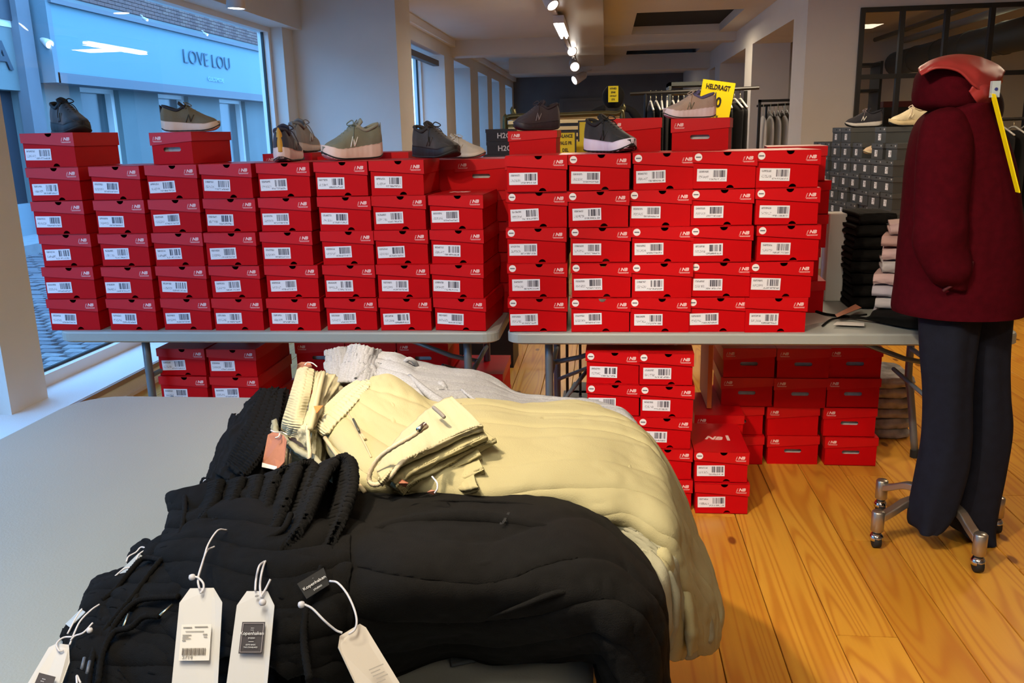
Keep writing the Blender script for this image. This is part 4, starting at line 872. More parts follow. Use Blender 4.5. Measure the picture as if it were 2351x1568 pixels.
MB().tube([(0, 0, 0.02), (0, 0, .97)], .02, 8).build('pole', blackm, t); MB().lathe([(.18, 0), (.18, .02), (.03, .03)], 20).build('base', blackm, t)
t, _, _ = sign(1408, 216, 22, 34, YM-.125, (('NYHED', .84, .16, .8), ('SPAR', .6, .16, .8), ('UDVALGT', .38, .13, .7), ('STK', .16, .16, .8)), 'yellow sign on the chest of the far black figure', frame=False)
# clothes rack in the middle
def rack(x0, x1, yy, zr, n, label, gl, lo=.95, gm=None, w_=.10):
    t = empty('clothes_rack', ((x0+x1)/2, yy, 0)); tag(t, label, 'clothes rack')
    MB().tube([(x0-.12, yy, zr), (x1+.10, yy, zr+.02)], .014, 8).build('rail', blackm, t, org=t.location)
    for x_ in (x0, x1):
        MB().tube([(x_, yy, 0.02), (x_, yy, zr)], .014, 8).build('upright', blackm, t, org=t.location); MB().tube([(x_, yy-.25, .015), (x_, yy+.25, .015)], .014, 8).build('foot', blackm, t, org=t.location)
    hangm = mat('clear_hanger', (.62, .62, .58), .15, spec=.9)
    for i in range(n):
        xx = x0+.04+(x1-x0-.08)*i/(n-1); g_ = empty('hanging_garment', (xx, yy, zr), R(random.uniform(-12, 12)), None, None); tag(g_, gl.replace('garment', 'garment, %s from the left,' % NUM[i], 1), 'garment', 'garments on the '+label.split(' ')[0]+' rack')
        MB().tube(smoothpath([(0, 0, .02), (0, .014, .016), (0, .012, -.012), (0, 0, -.03), (0, 0, -.06)], 10), .003, 5).build('hanger_hook', chrome, g_, True)
        MB().tube([(0, -.19, -.13), (0, -.02, -.06), (0, .02, -.06), (0, .19, -.13)], .008, 6).build('hanger_bar', hangm, g_, True)
        L_ = random.uniform(.55, .8)*lo; k = i*3.3
        rings('cloth', [ell(0, 0, -.13-L_, w_*.35, .20), ell(0, 0, -.13-L_*.5, w_*.3, .20), ell(0, 0, -.20, w_*.25, .21), ell(0, 0, -.14, w_*.2, .19), ell(0, 0, -.09, w_*.1, .05)], gm or jm, g_, 20, 16, disp=lambda u, v: .012*vnoise(u*4+k, v*16))
    return t
q0, q1 = Y(1482, 215, 7.0), Y(1712, 212, 7.0); rack(q0[0], q1[0], 7.0, q0[2], 17, 'middle clothes rack full of black garments on clear hangers', 'black garment on the middle clothes rack', 1.1)
q0, q1 = Y(1760, 243, 11.2), Y(1815, 243, 11.2); rack(q0[0], q1[0]+.1, 11.2, q0[2], 7, 'rear clothes rack between the right piers', 'dark garment on the rear rack between piers', .9, mat('rear_cloth', (.10, .09, .08), .9))
t = rack(Y(2265, 275, 8.0)[0], Y(2265, 275, 8.0)[0]+1.5, 8.0, Y(2300, 275, 8)[2], 16, 'long clothes rack of dark garments behind the mannequin', 'dark garment on the long rack behind the mannequin', 1.3)
t, W_, H_ = sign(1636, 232, 70, 84, 6.72, (('HELDRAGT', .84, .17, .72), ('00', .47, .34, .85), ('PR. STK', .12, .09, .9)), 'big tilted yellow sign reading HELDRAGT on the middle rack', tilt=9, frame=False)
MB().tube([(0, .002, H_-.01), (.0, .10, H_*.86), (.0, .26, H_*.80)], .003, 6).build('hook_wire', blackm, t)
qd = Y(1568, 203, 7.6); t = empty('shelf_unit', (qd[0]+.1, 7.7, 0)); tag(t, 'dark shelf unit rising behind the middle clothes rack', 'shelf')
for z in (.2, .6, 1.0, 1.4, 1.8, qd[2]+.02): MB().box(-.22, .22, -.15, .2, z, z+.03).build('shelf_board', dmt, t)
for x_ in (-.22, .20): MB().box(x_, x_+.02, -.15, .2, 0, qd[2]+.05).build('side_panel', dmt, t)
# hanging ornament rack frame and pale shirts in the right hand opening
t = empty('mirror_frame', (Y(1785, 300, 10.9)[0]+.02, 10.9, 0)); tag(t, 'black free standing frame rack in the right hand opening', 'rack')
for x_ in (-.26, .22): MB().box(x_, x_+.03, -.02, .02, 0, 1.84).build('upright', blackm, t)
MB().box(-.26, .25, -.02, .02, 1.81, 1.84).build('top_bar', blackm, t)
shm = mat('pale_shirt', (.62, .60, .54), .8)
for i in range(5):
    g_ = empty('hanging_shirt', (t.location[0]-.18+i*.085, 11.0, 1.60), R(8), 'pale shirt, %s from the left, hanging in the black frame rack' % NUM[i], 'shirt', 'pale shirts in the frame rack')
    rings('cloth', [ell(0, 0, -.42, .03, .16), ell(0, 0, -.1, .025, .16), ell(0, 0, 0, .015, .12), ell(0, 0, .05, .01, .03)], shm, g_, 16, 10); MB().tube([(0, 0, .04), (0, 0, .2)], .004, 5).build('hanger_hook', chrome, g_)

# ------------------------------------------------------------ clothing on the near table
def Q(p):
    if len(p) == 4: return X(p[0], p[1], p[3]) if p[2] == 'X' else Y(p[0], p[1], p[3])
    return Z(*p)
def G(rows): return [[Q(p) for p in r] for r in rows]
beige = mat('beige_cotton', (.40, .365, .205), .9, nscale=5, namt=.07, bump=.35, bscale=450, spec=.15)
cream = mat('cream_cotton', (.47, .43, .28), .9, nscale=5, namt=.06, bump=.35, bscale=450, spec=.15)
greym = mat('heather_grey', (.33, .34, .37), .95, nscale=260, namt=.3, bump=.4, bscale=500, spec=.12)
def wr(k, a=.010, fu=5, fv=4, b=.0, c=0, fine=.002):
    def f(u, v):
        d = a*vnoise(u*fu+k, v*fv+k*2)+a*.45*vnoise(u*fu*2.3+k, v*fv*2.1)+fine*vnoise(u*fu*8, v*fv*8+k)
        if b: d = d+b*(np.exp(-((v*7+u*c+vnoise(u*3+k, v*0+k)*1.6) % 1-.5)**2/.012)-.3)
        return d
    return f
def ribs(n, a=.0032, rows=3, k=0):
    """gathered elastic: puckers along the band, stitched rows across it"""
    def f(u, v):
        ph = u*n*2*np.pi+1.2*vnoise(u*9+k, np.floor(v*rows)*7.3+k)*6
        return a*(np.abs(np.sin(ph/2))**.6-.5)*(np.abs(np.sin(v*rows*np.pi))**.35)+.002*vnoise(u*6+k, v*3)
    return f
def band(parent, name, rows, m, n=30, a=.0032, nrow=3, nu=150, nv=22, th=.006, k=0):
    return sheet(name, G(rows), nu, nv, m, parent, th, disp=ribs(n, a, nrow, k), flip=False, org=parent.location)
# --- grey sweatpants lying at the back
t = empty('grey_sweatpants', tuple(Z(1000, 900, TZ))); tag(t, 'light heather grey sweatpants at the back of the clothes pile', 'sweatpants'); O = t.location
sheet('body', G([
 [(850, 808, .975), (850, 850, .965), (845, 885, .93), (840, 900, .86)],
 [(905, 815, .985), (905, 860, .975), (905, 900, .94), (900, 930, .86)],
 [(955, 835, .955), (960, 880, .97), (965, 930, .94), (965, 960, .86)],
 [(1040, 858, .93), (1050, 895, .945), (1050, 935, .93), (1050, 975, .86)],
 [(1110, 872, .91), (1120, 905, .925), (1120, 940, .92), (1120, 980, .86)],
 [(1180, 906, .89), (1190, 928, .90), (1195, 950, .89), (1195, 990, .86)],
 [(1250, 922, .88), (1260, 935, .885), (1262, 960, .87), (1262, 990, .84)],
 [(1330, 930, .875), (1340, 940, .88), (1345, 970, .87), (1345, 1000, .84)],
 [(1400, 944, .865), (1415, 955, .87), (1418, 985, .86), (1418, 1010, .84)],
 [(1436, 968, .855), (1452, 985, .85), (1455, 1010, .83), (1450, 1035, .80)],
 [(1446, 1000, .81), (1460, 1012, .80), (1464, 1036, .79), (1458, 1060, .78)]]), 150, 50, greym, t, .012, disp=wr(3, .014, 6, 3, .006, 2), org=O)
sheet('body_edge', G([
 [(905, 812, .985), (905, 845, .955), (905, 880, .88), (905, 885, .77)],
 [(1000, 845, .95), (1000, 850, .90), (1000, 860, .84), (1000, 870, .77)],
 [(1110, 872, .91), (1110, 876, .88), (1110, 885, .84), (1110, 900, .77)],
 [(1190, 906, .89), (1190, 910, .87), (1190, 925, .82), (1190, 940, .77)],
 [(1330, 930, .875), (1330, 934, .86), (1330, 945, .82), (1330, 960, .77)]]), 40, 16, greym, t, .01, disp=wr(13, .004), org=O)
band(t, 'waistband', [[(800, 796, 1.0), (776, 880, .955)], [(818, 792, 1.01), (795, 880, .96)], [(845, 798, 1.01), (825, 880, .965)], [(872, 806, .99), (852, 880, .965)]], greym, 9, .005, 4, 90, 40, k=2)
band(t, 'waistband', [[(745, 808, .98), (750, 862, .95)], [(765, 803, .985), (772, 868, .955)], [(790, 800, .985), (795, 872, .955)], [(812, 806, .97), (815, 878, .95)]], greym, 8, .005, 4, 90, 40, k=5)
band(t, 'waistband', [[(812, 868, .975), (850, 880, .955)], [(835, 846, .985), (862, 872, .96)], [(868, 836, .985), (880, 866, .965)], [(890, 855, .975), (896, 874, .965)]], greym, 9, .004, 2, 80, 20, k=7)
MB().tube(smoothpath([Q(p) for p in ((925, 855, .955), (930, 832, .985), (940, 824, .995), (952, 832, .985), (960, 846, .965))], 22), [.0055]*22, 8).build('drawstring', greym, t, True, org=O)
MB().tube(smoothpath([Q(p) for p in ((935, 852, .965), (960, 845, .97), (985, 850, .962), (1005, 858, .95))], 22), .005, 8).build('drawstring', greym, t, True, org=O)
MB().tube(smoothpath([Q(p) for p in ((1060, 895, .958), (1085, 915, .952), (1105, 928, .948), (1122, 937, .945))], 16), .0035, 8).build('pocket_seam', greym, t, True, org=O)
for pp in (((1000, 880, .965), (1020, 895, .96), (1012, 880, .97), (1030, 905, .955)), ((940, 862, .982), (985, 905, .972), (1030, 935, .955), (1045, 945, .945))):
    MB().tube(smoothpath([Q(p) for p in pp], 14), [.004+.006*math.sin(i/13*math.pi) for i in range(14)], 8).build('crease', greym, t, True, org=O)
# --- beige joggers, several layers
def layer(t, ctrl, k, m=beige, nu=170, nv=90, a=.011, b=.004, c=2, th=.010, name='body', fu=6, fv=4):
    return sheet(name, G(ctrl), nu, nv, m, t, th, disp=wr(k, a, fu, fv, b, c), org=t.location)
t = empty('beige_joggers', tuple(Z(1200, 1050, TZ))); tag(t, 'topmost beige joggers, ribbed waistband left and legs hanging off the table right end', 'joggers', 'beige joggers in the pile'); top = t
main = [
 [(866, 858, .90), (862, 866, .955), (838, 897, .965), (803, 937, .965), (752, 992, .945), (740, 1006, .88)],
 [(892, 860, .90), (890, 868, .962), (878, 925, .980), (845, 985, .975), (790, 1052, .945), (778, 1070, .87)],
 [(940, 890, .90), (938, 900, .960), (948, 965, .985), (925, 1045, .975), (842, 1118, .940), (835, 1150, .84)],
 [(1000, 925, .89), (998, 938, .950), (1028, 995, .975), (1018, 1080, .965), (962, 1150, .905), (960, 1180, .83)],
 [(1112, 912, .88), (1110, 930, .935), (1122, 1000, .965), (1120, 1090, .955), (1100, 1180, .905), (1100, 1220, .83)],
 [(1216, 930, .87), (1216, 944, .920), (1232, 1010, .950), (1240, 1090, .945), (1250, 1160, .905), (1250, 1210, .83)],
 [(1320, 930, .87), (1322, 947, .915), (1342, 1010, .942), (1360, 1090, .932), (1378, 1172, .895), (1378, 1200, .86)],
 [(1392, 945, .86), (1398, 960, .905), (1430, 1030, .922), (1448, 1110, .912), (1448, 1186, .880), (1444, 1210, .86)],
 [(1446, 975, .85), (1458, 990, .890), (1502, 1065, .900), (1520, 1150, .885), (1520, 1236, .850), (1505, 1240, .82)],
 [(1486, 1030, .83), (1505, 1040, .860), (1543, 1130, 'Y', 1.46), (1558, 1220, 'Y', 1.35), (1552, 1280, 'Y', 1.29), (1528, 1300, 'Y', 1.29)],
 [(1545, 1120, 'Y', 1.66), (1562, 1142, 'Y', 1.60), (1592, 1232, 'Y', 1.48), (1596, 1310, 'Y', 1.38), (1580, 1350, 'Y', 1.31), (1560, 1355, 'Y', 1.31)],
 [(1580, 1225, 'Y', 1.62), (1602, 1250, 'Y', 1.57), (1628, 1325, 'Y', 1.49), (1624, 1380, 'Y', 1.41), (1604, 1410, 'Y', 1.34), (1584, 1415, 'Y', 1.33)],
 [(1598, 1320, 'Y', 1.58), (1630, 1345, 'Y', 1.53), (1642, 1395, 'Y', 1.47), (1634, 1440, 'Y', 1.41), (1612, 1462, 'Y', 1.36), (1590, 1460, 'Y', 1.35)],
 [(1600, 1400, 'Y', 1.56), (1630, 1420, 'Y', 1.52), (1638, 1450, 'Y', 1.47), (1630, 1478, 'Y', 1.42), (1612, 1492, 'Y', 1.38), (1594, 1486, 'Y', 1.37)]]
_w0 = wr(1.5, .014, 6, 4, .003, 2)
def seamed(u, v):
    d = _w0(u, v)
    for v0, hgt, u0 in ((.33, .0060, .22), (.22, .0050, .25), (.27, .0032, .40)):
        d = d+hgt*np.exp(-((v-v0-.02*np.sin(u*5)-.01*vnoise(u*6, u*0+v0*9))/.0075)**2)*(u > u0)
    return d
sheet('body', G(main), 300, 200, beige, t, .010, disp=seamed, org=t.location)
band(t, 'waistband', [[(846, 862, .968), (866, 864, .965)], [(815, 888, .975), (842, 896, .978)], [(770, 930, .975), (800, 942, .98)], [(720, 972, .955), (748, 996, .962)], [(722, 985, .90), (745, 1006, .90)]], cream, 30, .0052, 2, 190, 34, k=4)
band(t, 'waistband', [[(826, 868, .965), (846, 862, .966)], [(790, 890, .972), (815, 889, .974)], [(748, 930, .968), (770, 931, .973)], [(716, 968, .945), (722, 974, .952)]], cream, 28, .0040, 2, 160, 22, k=8)
for pp, w_ in ((((812, 965, .99), (822, 985, .988), (838, 1008, .985)), .003), (((800, 950, .99), (828, 1000, .987), (848, 1040, .98), (852, 1050, .978)), .0018), (((746, 1005, .955), (785, 1060, .955), (815, 1100, .95), (838, 1130, .94)), .004)):
    MB().tube(smoothpath([Q(p) for p in pp], 16), w_, 6).build('pocket_seam', mat('beige_seam', (.46, .37, .22), .9), t, True, org=t.location)
mt = MB().tube([Q((811, 962, .998)), Q((824, 990, .994))], .0022, 6).build('pocket_zip', mat('dark_zip', (.05, .05, .03), .5), t, True, org=t.location)
# folds running down the body
for pp, w_ in ((((880, 900, .985), (905, 940, .992), (900, 1000, .985), (880, 1060, .97)), .008), (((960, 930, .985), (975, 980, .99), (965, 1040, .98)), .009), (((1240, 1050, .948), (1330, 1090, .935), (1400, 1150, .905)), .008), (((1440, 1040, .93), (1450, 1110, .915), (1470, 1180, .885)), .006)):
    MB().tube(smoothpath([Q((p[0], p[1], p[2]-w_*.7)) for p in pp], 20), [w_*(.15+.85*math.sin((i+.5)/20*math.pi)) for i in range(20)], 10).build('crease', beige, t, True, org=t.location)
def under(k, dx, dy, dz, label, m, s=1.0, top_=False, r0=2):
    o = empty('beige_joggers', tuple(Z(1200+k, 1060+k, TZ))); tag(o, label, 'joggers', 'beige joggers in the pile'); rows = []
    for i, r in enumerate(main[r0:]):
        i += r0; rr = []
        for j, p in enumerate(r):
            if len(p) == 3: rr.append((p[0]+dx*(i > 6), p[1]+dy*(.3+.7*(i > 5)), p[2]-dz))
            else: rr.append((p[0]+dx*(1+.2*(i-9)), p[1]+dy*1.1, p[2], p[3]-dz*.6))
        rows.append(rr)
    layer(o, rows, k, m, nu=150, nv=60, a=.016, b=.006); return o
paleb = mat('beige_cool', (.32, .31, .22), .9, nscale=5, namt=.08, bump=.35, bscale=450, spec=.15)
under(21, -18, 6, .030, 'beige joggers second in the pile, leg edge showing below the top pair', paleb)
under(35, -36, 8, .058, 'beige joggers third in the pile, mostly hidden under the top pairs', beige)
# near side folds of the lower joggers, seen beyond the black pair
t = empty('grey_beige_joggers', tuple(Z(1450, 1250, TZ))); tag(t, 'lowest grey beige joggers hanging in pleats off the table end between black and beige', 'joggers')
layer(t, [
 [(1240, 1128, .90), (1240, 1150, .885), (1240, 1190, .85)], [(1330, 1150, .895), (1330, 1180, .88), (1330, 1220, .84)], [(1400, 1175, .885), (1405, 1205, .865), (1400, 1250, .83)],
 [(1465, 1205, .87), (1468, 1240, .85), (1445, 1290, .82)], [(1530, 1240, .85), (1535, 1290, 'Y', 1.26), (1500, 1330, 'Y', 1.24)]], 7, paleb, 60, 30, .005, .002, 1, th=.004)
def leg(par, pts, r0, m, k):
    """a hanging trouser leg: flattened tube through pixel points"""
    C = smoothpath([Q(p) for p in pts], 14); prof = []
    for i, c in enumerate(C):
        f = r0*(1 if i < 11 else 1-.18*(i-10)); prof.append(ell(c[0], c[1], c[2], f*.45, f, k=12, sq=.8))
    rings('hanging_leg', prof, m, par, 28, 60, disp=lambda u, v: .006*vnoise(u*6+k, v*10)+.003*np.sin(v*2*np.pi*3+k+u*2), org=par.location)
leg(t, ((1492, 1262, 'Y', 1.30), (1524, 1300, 'Y', 1.27), (1540, 1350, 'Y', 1.26), (1540, 1410, 'Y', 1.26), (1536, 1478, 'Y', 1.25)), .034, paleb, 1)
leg(t, ((1520, 1275, 'Y', 1.36), (1556, 1310, 'Y', 1.33), (1576, 1370, 'Y', 1.32), (1584, 1430, 'Y', 1.32), (1586, 1492, 'Y', 1.32)), .032, beige, 2)
leg(t, ((1480, 1280, 'Y', 1.24), (1508, 1320, 'Y', 1.21), (1520, 1380, 'Y', 1.20), (1520, 1430, 'Y', 1.20), (1518, 1470, 'Y', 1.20)), .030, paleb, 3)
leg(t, ((1545, 1285, 'Y', 1.42), (1584, 1330, 'Y', 1.40), (1606, 1400, 'Y', 1.38), (1614, 1450, 'Y', 1.38), (1606, 1480, 'Y', 1.38)), .034, paleb, 4)
# --- cream joggers at the left with wide gathered waist
t = empty('cream_joggers', tuple(Z(700, 950, TZ))); tag(t, 'cream joggers with wide gathered waistband at the left of the beige pile', 'joggers')
band(t, 'waistband', [[(682, 846, .975), (700, 842, .985), (722, 848, .98)], [(672, 885, .975), (692, 886, .985), (716, 890, .98)], [(660, 925, .965), (682, 930, .98), (706, 934, .97)], [(648, 965, .95), (670, 972, .96), (694, 975, .96)], [(645, 990, .90), (660, 1000, .92), (680, 1005, .93)]], cream, 26, .0050, 3, 190, 44, k=1)
layer(t, [[(722, 847, .978), (745, 852, .975), (790, 862, .955), (850, 868, .90)], [(716, 890, .978), (738, 895, .982), (775, 900, .955), (830, 905, .90)], [(706, 934, .968), (728, 940, .975), (750, 950, .95), (790, 960, .90)], [(694, 975, .958), (712, 985, .965), (735, 1000, .94), (770, 1010, .88)], [(676, 1003, .93), (705, 1035, .92), (735, 1060, .90), (760, 1080, .86)]], 11, cream, 80, 60, .008, .003)
layer(t, [[(640, 960, .93), (628, 985, .84), (628, 1000, .76)], [(648, 990, .93), (645, 1010, .86), (650, 1040, .78)], [(706, 1033, .925), (715, 1055, .88), (720, 1090, .80)], [(760, 1080, .93), (765, 1100, .88), (765, 1130, .80)], [(838, 1130, .93), (838, 1145, .88), (838, 1160, .80)]], 15, paleb, 60, 30, .010, .004, name='side')
MB().tube(smoothpath([Q(p) for p in ((743, 856, .982), (732, 900, .988), (722, 945, .985), (712, 985, .972))], 30), .0055, 8).build('drawcord_channel', cream, t, True, org=t.location)
cordm = mat('cream_cord', (.56, .48, .33), .9, bump=.5, bscale=600)
def cord(par, pts, r, m, name='drawstring', twist=True, n=60):
    C = smoothpath([Q(p) for p in pts], n); C = [tuple(c) for c in C]
    rr = [r*(1+(.16*math.sin(i*2.6) if twist else 0)) for i in range(n)]
    return MB().tube(C, rr, 8).build(name, m, par, True, org=par.location)
cord(t, ((706, 978, .975), (708, 1010, .955), (711, 1040, .94), (710, 1062, .925)), .004, cordm)
cord(t, ((662, 1018, .90), (658, 1045, .88), (655, 1075, .86)), .0035, cordm); cord(t, ((672, 1022, .90), (667, 1050, .88), (664, 1078, .86)), .0035, cordm)
card('tab_label', [Q((720, 932, .993)), Q((741, 931, .993)), Q((727, 948, .990))], mat('orange_label', (.72, .20, .05), .7), t)
# --- folded shorts on top of the beige pile
shor = [mat('shorts_cream', (.45, .41, .26), .9, nscale=5, namt=.06, bump=.35, bscale=450, spec=.15), mat('shorts_beige', (.40, .36, .20), .9, nscale=5, namt=.08, bump=.35, bscale=450, spec=.15)]
far = [(1036, 906), (1000, 925), (955, 965), (905, 1015), (862, 1075)]
nears = [[(1108, 980), (1050, 1003), (985, 1035), (920, 1070), (880, 1112)], [(1120, 1005), (1062, 1032), (1000, 1062), (945, 1090), (915, 1120)], [(1140, 1012), (1080, 1040), (1015, 1078), (960, 1105), (925, 1130)], [(1105, 1045), (1070, 1065), (1020, 1090), (975, 1112), (940, 1130)], [(1112, 1080), (1070, 1098), (1030, 1110), (990, 1122), (950, 1134)], [(1098, 1118), (1065, 1125), (1030, 1130), (990, 1134), (960, 1138)]]
zs = [1.045, 1.025, 1.010, .998, .984, .972]
for k in range(6):
    t = empty('folded_shorts', tuple(Z(1000+k, 1020+k, TZ))); tag(t, 'folded beige cotton shorts, %s in the small stack on the beige joggers' % ['topmost', 'second from the top', 'third from the top', 'fourth from the top', 'fifth from the top', 'lowest'][k], 'shorts', 'folded beige shorts in a stack'); rows = []
    z = zs[k]-.01
    for i in range(5):
        f, n_ = far[i], nears[k][i]; dz = -.012*i
        f2 = (f[0]+(22 if k else 0), f[1]+k*16)
        if k == 2: pass
        m_ = ((f2[0]+n_[0])/2, (f2[1]+n_[1])/2)
        rows.append([(f2[0], f2[1], z+dz-.010), (m_[0], m_[1], z+dz+.004), (n_[0]-4, n_[1]-7, z+dz), (n_[0], n_[1], z+dz-.006), (n_[0]-3, n_[1]+5, z+dz-.013), (m_[0], m_[1]+12, z+dz-.014)])
    sheet('folded_cloth', G(rows), 100, 60, shor[min(1, k)], t, .004, disp=lambda u, v, k=k: .006*vnoise(u*5+k*9, v*4)+.0022*vnoise(u*26+k, v*5), org=t.location)
    edge = [(r[3][0], r[3][1], r[3][2]+.0) for r in rows]
    band(t, 'elastic_edge', [[(p[0]-5, p[1]-5, p[2]+.006), (p[0]+1, p[1]+3, p[2]-.004)] for p in edge], shor[min(1, k)], 40, .003, 1, 160, 10, th=.003, k=k)
    if k == 0:
        cord(t, ((980, 978, 1.05), (945, 1002, 1.045), (905, 1025, 1.035), (870, 1052, 1.01), (850, 1085, .985), (850, 1108, .97), (868, 1112, .975), (895, 1095, .985), (915, 1070, 1.0), (935, 1050, 1.01)), .0038, cordm)
        MB().tube([Q((960, 987, 1.055)), Q((975, 974, 1.058))], .0042, 10).build('metal_aglet', mat('silver', (.7, .68, .6), .25, 1), t, True, org=t.location)
        cord(t, ((995, 935, 1.045), (1010, 948, 1.048), (1020, 958, 1.045)), .003, mat('grey_cord', (.22, .20, .18), .7))
        card('waist_label', [Q((914, 1108, 1.0)), Q((922, 1100, 1.0)), Q((938, 1108, .995)), Q((932, 1118, .985))], brown, t)
# --- black joggers
t = empty('black_joggers', tuple(Z(1100, 1300, TZ))); tag(t, 'topmost black joggers, legs spread to the right and over the table end', 'joggers', 'black joggers in the pile'); J0 = t
layer(t, [
 [(795, 1120, .86), (800, 1132, .915), (780, 1210, .945), (760, 1330, .950), (745, 1450, .90), (800, 1560, .80), (840, 1590, .745)],
 [(895, 1122, .86), (900, 1133, .915), (888, 1230, .965), (900, 1345, .960), (900, 1450, .885), (900, 1525, .79), (905, 1545, .745)],
 [(1005, 1122, .86), (1010, 1133, .915), (1008, 1230, .968), (1025, 1340, .955), (1035, 1430, .880), (1035, 1480, .80), (1035, 1495, .745)],
 [(1118, 1122, .86), (1120, 1135, .915), (1132, 1232, .965), (1150, 1340, .950), (1155, 1430, .880), (1150, 1490, .80), (1140, 1505, .745)],
 [(1208, 1130, .86), (1212, 1143, .915), (1240, 1240, .960), (1262, 1340, .945), (1272, 1430, .885), (1270, 1485, .80), (1265, 1500, .745)],
 [(1296, 1148, .86), (1302, 1162, .912), (1340, 1262, .950), (1360, 1360, .935), (1365, 1440, .885), (1366, 1492, .81), (1366, 1502, .750)],
 [(1366, 1180, .85), (1374, 1198, .902), (1420, 1300, .930), (1432, 1400, .915), (1420, 1480, .87), (1396, 1530, .80), (1380, 1545, .75)],
 [(1424, 1236, .83), (1434, 1256, .885), (1472, 1350, .905), (1480, 1440, .885), (1455, 1530, .84), (1425, 1590, .78), (1395, 1600, .73)],
 [(1466, 1290, .81), (1480, 1318, .855), (1502, 1400, 'Y', 1.06), (1505, 1490, 'Y', .99), (1485, 1590, 'Y', .95), (1440, 1660, 'Y', .95), (1400, 1660, 'Y', .98)],
 [(1486, 1375, 'Y', 1.20), (1500, 1398, 'Y', 1.15), (1511, 1500, 'Y', 1.06), (1514, 1600, 'Y', .99), (1495, 1720, 'Y', .95), (1450, 1760, 'Y', .95), (1410, 1760, 'Y', .98)],
 [(1494, 1480, 'Y', 1.20), (1508, 1505, 'Y', 1.15), (1518, 1610, 'Y', 1.06), (1522, 1720, 'Y', .99), (1505, 1820, 'Y', .95), (1460, 1860, 'Y', .95), (1420, 1860, 'Y', .98)]], 2.2, blk, 220, 130, .014, .0045, 1.3, fv=5)
for pp, w_ in ((((960, 1160, .955), (1010, 1150, .955), (1120, 1152, .955), (1220, 1160, .95), (1300, 1180, .935)), .0025), (((1120, 1420, .905), (1200, 1390, .93), (1290, 1360, .945), (1400, 1365, .92), (1470, 1410, .89)), .004), (((800, 1270, .965), (860, 1220, .975), (960, 1195, .98), (1100, 1190, .98), (1250, 1215, .97), (1360, 1262, .945)), .011), (((760, 1310, .965), (860, 1270, .975), (950, 1300, .97), (1010, 1370, .945), (1030, 1430, .90)), .012), (((1020, 1330, .965), (1120, 1300, .97), (1240, 1310, .955), (1380, 1370, .925)), .010)):
    MB().tube(smoothpath([Q((p[0], p[1], p[2]-w_*.8)) for p in pp], 40), [w_*(.2+.8*math.sin((i+.5)/40*math.pi)) for i in range(40)], 10).build('crease' if w_ > .005 else 'side_seam', blk, t, True, org=t.location)
lq = Q((1160, 1190, .976)); o = text('Kopenhaken', t, tuple(np.array(lq)-np.array(t.location)), (R(-2), R(4), R(84)), .0085, mat('tonal_print', (.03, .03, .03), .6), ext=.0008); o.name = 'leg_print'
bt2 = [  # left slabs: rows from the left edge to the right, each far to near
 ('second black joggers, waist fanned out below the topmost pair', 31, [
  [(404, 1140, .80), (396, 1240, .80), (366, 1330, .79), (330, 1440, .78)], [(415, 1136, .875), (404, 1232, .885), (376, 1322, .875), (345, 1430, .85)], [(500, 1112, .905), (490, 1225, .925), (462, 1345, .915), (440, 1480, .87)], [(620, 1105, .930), (610, 1230, .960), (592, 1370, .950), (575, 1520, .90)], [(730, 1108, .925), (730, 1240, .965), (722, 1390, .950), (705, 1550, .89)], [(800, 1140, .90), (800, 1262, .955), (795, 1410, .93), (800, 1570, .84)]]),
 ('third black joggers, their waist corner showing at the left', 47, [
  [(340, 1252, .78), (312, 1310, .78), (272, 1400, .77), (236, 1500, .76)], [(352, 1244, .845), (324, 1302, .850), (286, 1390, .845), (252, 1490, .82)], [(440, 1225, .875), (420, 1310, .885), (390, 1420, .875), (360, 1560, .83)], [(560, 1215, .89), (550, 1330, .90), (535, 1450, .89), (520, 1620, .83)], [(700, 1215, .89), (700, 1340, .90), (690, 1470, .88), (690, 1640, .82)]]),
 ('fourth black joggers, lower left, partly over the lowest pair', 53, [
  [(236, 1332, .76), (208, 1402, .76), (180, 1480, .755), (160, 1600, .75)], [(250, 1326, .812), (222, 1396, .82), (196, 1476, .815), (180, 1590, .79)], [(340, 1318, .84), (320, 1410, .85), (300, 1500, .84), (290, 1650, .80)], [(460, 1310, .85), (450, 1430, .86), (440, 1540, .85), (440, 1700, .80)], [(640, 1330, .85), (640, 1450, .86), (640, 1560, .85), (650, 1720, .79)]]),
 ('lowest black joggers at the bottom left corner of the pile', 67, [
  [(168, 1450, .745), (158, 1500, .745), (152, 1560, .742), (160, 1660, .742)], [(182, 1444, .782), (172, 1496, .79), (168, 1556, .785), (178, 1650, .77)], [(280, 1440, .80), (275, 1510, .81), (270, 1590, .80), (280, 1720, .76)], [(450, 1450, .80), (450, 1540, .81), (450, 1620, .80), (470, 1760, .76)], [(700, 1450, .80), (700, 1560, .81), (720, 1650, .79), (740, 1760, .75)]])]
JJ = [J0]
for lb, k, c in bt2:
    t = empty('black_joggers', tuple(Q((500+k, 1300, TZ)))); tag(t, lb, 'joggers', 'black joggers in the pile'); JJ.append(t)
    layer(t, c, k, blk, 130, 110, .022, .012, 1.6, fu=4, fv=6)
